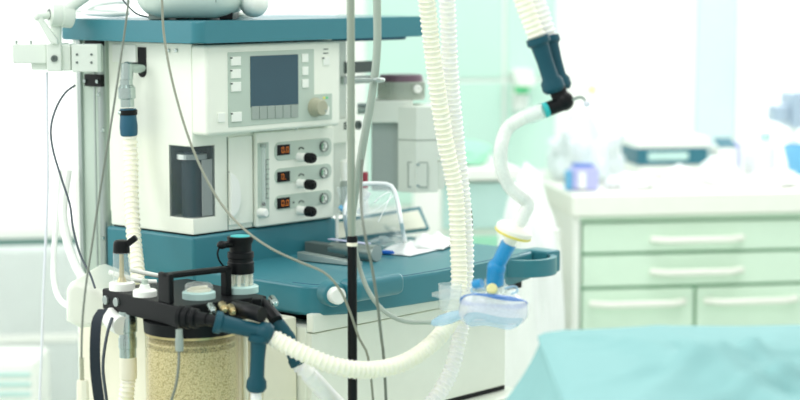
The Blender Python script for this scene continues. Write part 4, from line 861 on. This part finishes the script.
# clear hose holder left of the mask
hh = thing('hose_holder', 'clear plastic hose holder with bluish tail left of the mask', 'holder', wpt(448, 322, 3.1))
emit('flange', prism(B(), [wpt(432, 296.5, 3.09), wpt(447, 292.5, 3.09), wpt(472, 293, 3.06), wpt(474, 297, 3.06), wpt(446, 300.5, 3.09)], (0, .04, 0), .001), 'clear', hh)
emit('clip_cup', lathe(B(), wpt(450, 310, 3.11), (0, 0, 1), [(0, .017), (.002, .018), (.03, .020), (wpt(0, 284, 3.11).z - wpt(0, 310, 3.11).z, .020), (wpt(0, 284, 3.11).z - wpt(0, 310, 3.11).z, .0185), (.002, .0165)], 28), 'clear', hh)
emit('bluish_tail', lathe(B(), wpt(430, 324, 3.06), wpt(462, 314, 3.06) - wpt(430, 324, 3.06), [(0, .0), (.004, .006), (.018, .0115), (.036, .0125), (.052, .010), (.056, 0)], 24, 1, .8), 'clearb', hh)
# =================================================================== drip stand pole
ps = thing('drip_stand', 'slim upright stand pole, grey above and black below a cream ring', 'stand', (wpt(353, 300, 3.06).x, 3.06, 0))
pd0 = 3.06; px_ = wpt(352, 200, pd0).x
zr_ = wpt(352, 238, pd0).z
emit('upper_pole', cyl(B(), (px_ - .0012, pd0, zr_), (px_ - .001, pd0, 2.05), .0064), 'pole', ps)
emit('lower_pole', cyl(B(), (px_, pd0, .04), (px_, pd0, zr_ - .008), .0078), 'black', ps)
emit('cream_ring', lathe(B(), (px_, pd0, wpt(0, 246, pd0).z), (0, 0, 1), [(0, .0082), (.001, .0090), (.005, .0090), (.006, .0084)], 24), 'ivory', ps)
emit('black_collar', lathe(B(), (px_, pd0, wpt(0, 242, pd0).z), (0, 0, 1), [(0, .0088), (.007, .0088), (.010, .0078)], 24), 'black', ps)
for k in range(5):
    t = k * 2 * PI / 5 + .3; e = Vector((px_ + .19 * math.cos(t), pd0 - .07 + .19 * math.sin(t) * .5, .04))
    emit('leg', tube(B(), [(px_, pd0, .1), (px_ + .06 * math.cos(t), pd0 + .03 * math.sin(t), .085), e], .009, 12), 'brush', ps)
    emit('caster', cyl(B(), e + Vector((-.008, 0, -.018)), e + Vector((.008, 0, -.018)), .022), 'dgrey', ps)
# clamp between the pole and the tube
emit('tube_clip', tube(cyl(B(), (px_ + .002, pd0 + .004, wpt(0, 80, pd0).z), wpt(383, 80, 3.10), .003, n=12), [wpt(371, 80, 3.12), wpt(374, 80, 3.09), wpt(379, 80, 3.09), wpt(383, 80, 3.12)], .004, 10, .004), 'brush', ps)
# grey gas tube beside the pole, on to the mask
tag(emit('gas_tube', tube(B(), [wpt(377, -60, 3.1), wpt(377, 0, 3.1), wpt(377, 50, 3.1), wpt(372, 95, 3.1), wpt(363, 145, 3.1), wpt(356, 190, 3.1), wpt(353, 225, 3.1), wpt(357, 258, 3.09), wpt(368, 290, 3.07), wpt(384, 311, 3.06), wpt(404, 321, 3.06), wpt(431, 322.5, 3.06)], lambda i, N: .0068 - .003 * min(1, max(0, (i / N - .5) * 5)), 14, .01), 'gtube'), 'grey gas tube crossing behind the pole and curving round to the mask', 'tube')
# =================================================================== leads and tubes
def line(name, pts, r, m, label, cat='lead'):
    return tag(emit(name, tube(B(), [wpt(*p) for p in pts], r, 8, .012), m), label, cat)
line('patient_lead', [(160, -40, 3.18), (162, 0, 3.18), (164, 35, 3.18), (172, 80, 3.17), (186, 130, 3.15), (202, 170, 3.13), (222, 205, 3.11), (245, 230, 3.08), (272, 249, 3.05), (300, 262, 3.04), (325, 273, 3.03), (340, 290, 3.03), (350, 312, 3.04), (359, 338, 3.05), (369, 362, 3.06), (376, 440, 3.07), (380, 520, 3.08)], .0021, 'cable2', 'olive grey lead swinging from the monitor down over the screen side')
line('hanging_lead', [(362, 160, 3.07), (361, 200, 3.03), (364, 230, 2.98), (371, 262, 2.98), (377, 300, 2.99), (381, 335, 3.02), (384, 362, 3.05), (388, 440, 3.05)], .0024, 'cab', 'thin grey lead hanging to the right of the black pole')
hd = thing('handpiece_lead', 'thin brown lead down the left side ending in a beige handpiece', 'handpiece', wpt(82, 440, 3.0))
emit('lead', tube(B(), [wpt(*p) for p in ((131, -40, 3.1), (128, 5, 3.1), (122, 50, 3.1), (114, 105, 3.09), (106, 155, 3.08), (98, 205, 3.07), (92, 245, 3.05), (86, 285, 3.03), (82.5, 320, 3.01), (81.5, 350, 3.0), (81.5, 362, 3.0))], .0018, 8, .012), 'cab', hd)
c = wpt(82, 380, 3.0)
bm = B(); z0_, z1_ = wpt(82, 380, 3.0).z, wpt(82, 358, 3.0).z
emit('strain_relief', tube(B(), [(c.x, 3.0, z0_ + (z1_ - z0_) * k / 23) for k in range(24)], lambda i, N: .0038 if i % 3 else .0028, 12, raw=True), 'knob', hd)
emit('handpiece', lathe(B(), (c.x + .001, 3.0, .62), (0, 0, 1), [(0, .007), (.004, .009), (.06, .011), (z0_ - .62 - .004, .0095), (z0_ - .62, .0085), (z0_ - .62, .004)], 8), 'ivory', hd)
line('dark_lead', [(75, 85.5, 3.5), (66, 92, 3.48), (57, 106, 3.46), (51, 127, 3.44), (53, 150, 3.42), (62, 180, 3.38), (70, 205, 3.36), (73, 228, 3.34), (80, 254, 3.32), (90, 274, 3.29), (95, 288, 3.27)], .0020, 'cabd', 'dark blue lead looping out left of the rail column')
line('hanging_cable', [(47, 72, 3.53), (47, 110, 3.53), (47.5, 190, 3.53), (44, 280, 3.53), (42, 345, 3.53), (40, 400, 3.53), (41, 480, 3.54)], .0028, 'ltube', 'pale cord hanging straight down from the upper left clamp', 'cord')
line('white_hose', [(60, 170, 3.62), (57, 215, 3.6), (54, 250, 3.55), (54, 280, 3.48), (59, 298, 3.42), (68, 306, 3.36), (78, 309, 3.32)], .0055, 'wtube', 'outer white hose bowing left beside the machine', 'hose')
line('white_hose', [(68, 170, 3.6), (63, 210, 3.58), (67, 240, 3.54), (76, 266, 3.48), (88, 286, 3.42), (99, 300, 3.38)], .0085, 'wtube', 'thicker inner white hose running down into the white arm', 'hose')
line('grey_back_lead', [(446, -40, 3.25), (449, 20, 3.25), (452, 80, 3.25), (459, 145, 3.25), (466, 190, 3.25), (471, 215, 3.25), (471, 240, 3.25), (467, 262, 3.25), (466, 285, 3.24)], .0026, 'cab', 'grey lead just visible behind the two upright corrugated hoses')
line('dark_tube', [(112, 318, 3.12), (107, 335, 3.1), (103, 365, 3.09), (106, 395, 3.09), (112, 440, 3.1)], .0028, 'cabd', 'thin dark tube between black strap and steel outlet', 'tube')
# black strap
bm = B(); q = spline([wpt(*p) for p in ((103, 309, 3.08), (97, 320, 3.05), (95, 345, 3.03), (95.5, 370, 3.03), (98, 392, 3.03), (102, 420, 3.04), (106, 470, 3.06))], .012); R_ = []
for i, p in enumerate(q):
    R_.append([bm.verts.new(p + Vector((sx * .0078, sy * .0013 + sx * .004, 0))) for sx, sy in ((-1, -1), (1, -1), (1, 1), (-1, 1))])
for a, b in zip(R_, R_[1:]):
    for k in range(4): bm.faces.new((a[k], a[(k + 1) % 4], b[(k + 1) % 4], b[k]))
bm.faces.new(R_[0]); bm.faces.new(R_[-1])
tag(emit('strap', bm, 'navy'), 'flat dark navy strap hanging under the left end of black block', 'strap')
# =================================================================== draped table
tz_ = .875; dz = 2.66
cl = wpt(547, 337, dz); tz_ = cl.z
ot = thing('operating_table', 'operating table hidden beneath the pale teal drape', 'operating table', (cl.x + .5, dz - .3, 0))
TX0, TX1, TY1, TY0 = cl.x, cl.x + 1.1, dz, dz - .62
emit('mattress', bx(B(), (TX0 + .015, TY0 + .01, tz_ - .12), (TX1, TY1 - .008, tz_ - .040), .02, 4), 'grey', ot)
emit('table_slab', bx(B(), (TX0 + .03, TY0 + .03, tz_ - .16), (TX1, TY1 - .03, tz_ - .12), .004), 'brush', ot)
emit('column', bx(B(), (TX0 + .45, dz - .42, .1), (TX0 + .7, dz - .2, tz_ - .16), .02), 'brush', ot)
emit('base', bx(B(), (TX0 + .2, dz - .56, 0), (TX0 + .95, dz - .06, .11), .02), 'vgrey', ot)
bm = B(); G = []
nx, ny = 150, 110; U0, U1 = -.42, 1.1; V0, V1 = -.28, .9          # metres out from the corner, left side and far side hang
for j in range(ny + 1):
    row = []
    for i in range(nx + 1):
        s = U0 + (U1 - U0) * i / nx; t = V0 + (V1 - V0) * j / ny     # s: along x from left edge, t: from the far edge towards the viewer
        ds, dt = max(0, -s), max(0, -t); dist = math.hypot(ds, dt)
        X, Y = TX0 + max(s, 0), TY1 - max(t, 0); Zc = tz_ + .011 * min(1, max(0, s / .15)) ** .7
        if dist > 0:
            ang = math.atan2(dt, ds)
            wv = .5 + .5 * math.sin(t * 21 + 1.6 if ds > dt else s * 17)
            out = dist * (.33 + .22 * wv * min(1, dist * 5)) if dist > .02 else dist * .8
            X -= out * math.cos(ang); Y += out * math.sin(ang) * (.25 if dt > ds else 1)
            Zc -= max(0, dist - .012) * .84 + .25 * min(dist, .012)
        fall = min(1, max(0, 1 - dist * 8))
        fold = .022 * (1 - abs(math.sin(s * 9 + t * 5.5 + 1.2 * noise.noise(Vector((s * 3, t * 3, 1)))))) ** 3 + .012 * noise.fractal(Vector((s * 4.5, t * 7, 2)), 1, 2, 4)
        fold += .022 * math.exp(-((s - .35 * t - .05) / .025) ** 2) * min(1, t * 6 if t > 0 else 0)
        for k_, (ca, cb_, cc_, wd, am_) in enumerate(((1, -.55, .03, .016, .020), (1, -1.1, -.02, .022, .016), (1, -.30, .16, .02, .014), (.5, 1, .38, .03, .016), (.8, 1, .62, .025, .018), (.25, -1, -.12, .02, .012), (1, .7, .8, .03, .016), (.4, -1, -.30, .02, .014))):
            fold += .75 * am_ * math.exp(-((ca * s + cb_ * t - cc_ + .02 * noise.noise(Vector((s * 5, t * 5, k_)))) / (wd * .62)) ** 2)
        edge = min(1, max(.08, min(s * 6, t * 3))) if min(s, t) > 0 else .08
        row.append(bm.verts.new((X, Y, Zc + .004 + fold * edge * fall + (.004 * noise.noise(Vector((s * 8, t * 8, 0))) if dist > .02 else 0))))
    G.append(row)
for j in range(ny):
    for i in range(nx): bm.faces.new((G[j][i], G[j][i + 1], G[j + 1][i + 1], G[j + 1][i]))
dp = emit('surgical_drape', bm, 'drape', None, 70); s_ = dp.modifiers.new('s', 'SOLIDIFY'); s_.thickness = .0015; s_.offset = 1
tag(dp, 'pale teal surgical drape over the table in the lower right corner', 'drape')
# =================================================================== light
w = bpy.data.worlds.new('world'); SC.world = w; w.use_nodes = True
wn_, wl_ = w.node_tree.nodes, w.node_tree.links; bg = wn_['Background']
tc = wn_.new('ShaderNodeTexCoord'); sx_ = wn_.new('ShaderNodeSeparateXYZ'); mr = wn_.new('ShaderNodeMapRange')      # brighter sky on the window side
wl_.new(tc.outputs['Generated'], sx_.inputs[0]); wl_.new(sx_.outputs['Y'], mr.inputs[0])
mr.inputs[1].default_value = .2; mr.inputs[2].default_value = .8; mr.inputs[3].default_value = .86; mr.inputs[4].default_value = 1.7
wl_.new(mr.outputs[0], bg.inputs[1]); bg.inputs[0].default_value = (.965, 1.0, .965, 1)
def area(name, loc, to, sx, sy, e, col=(1, 1, 1)):
    l = bpy.data.lights.new(name, 'AREA'); l.shape = 'RECTANGLE'; l.size = sx; l.size_y = sy; l.energy = e; l.color = col
    o = bpy.data.objects.new(name, l); C.objects.link(o); o.location = loc; o.rotation_euler = (Vector(to) - Vector(loc)).to_track_quat('-Z', 'Y').to_euler()
area('added_fill', (-.6, 1.6, 3.1), (-.1, 3.4, .9), 1.2, 1.2, 25)  # added overhead fill to whiten the machine, no fitting there
area('window_daylight', (-2.4, 3.2, 2.0), (0, 3.3, 1.0), 1.6, 1.4, 22)
use(FR)
a = FR @ Vector(((xb0 + xc1) / 2, WY + .6, 1.9)); b = FR @ Vector((.5, 0, .8)); area('window_daylight', a, b, 1.8, 1.0, 34)
area('added_fill', FR @ Vector((.4, -.7, 2.9)), FR @ Vector((.5, .1, .8)), 1.6, .8, 24)  # added overhead fill, put in to brighten the counter and back wall
SC.view_settings.view_transform = 'Standard'; SC.view_settings.look = 'None'; SC.view_settings.gamma = 1; SC.view_settings.exposure = 0
SC.cycles.use_denoising = True
SC.cycles.max_bounces = 8; SC.cycles.transparent_max_bounces = 16
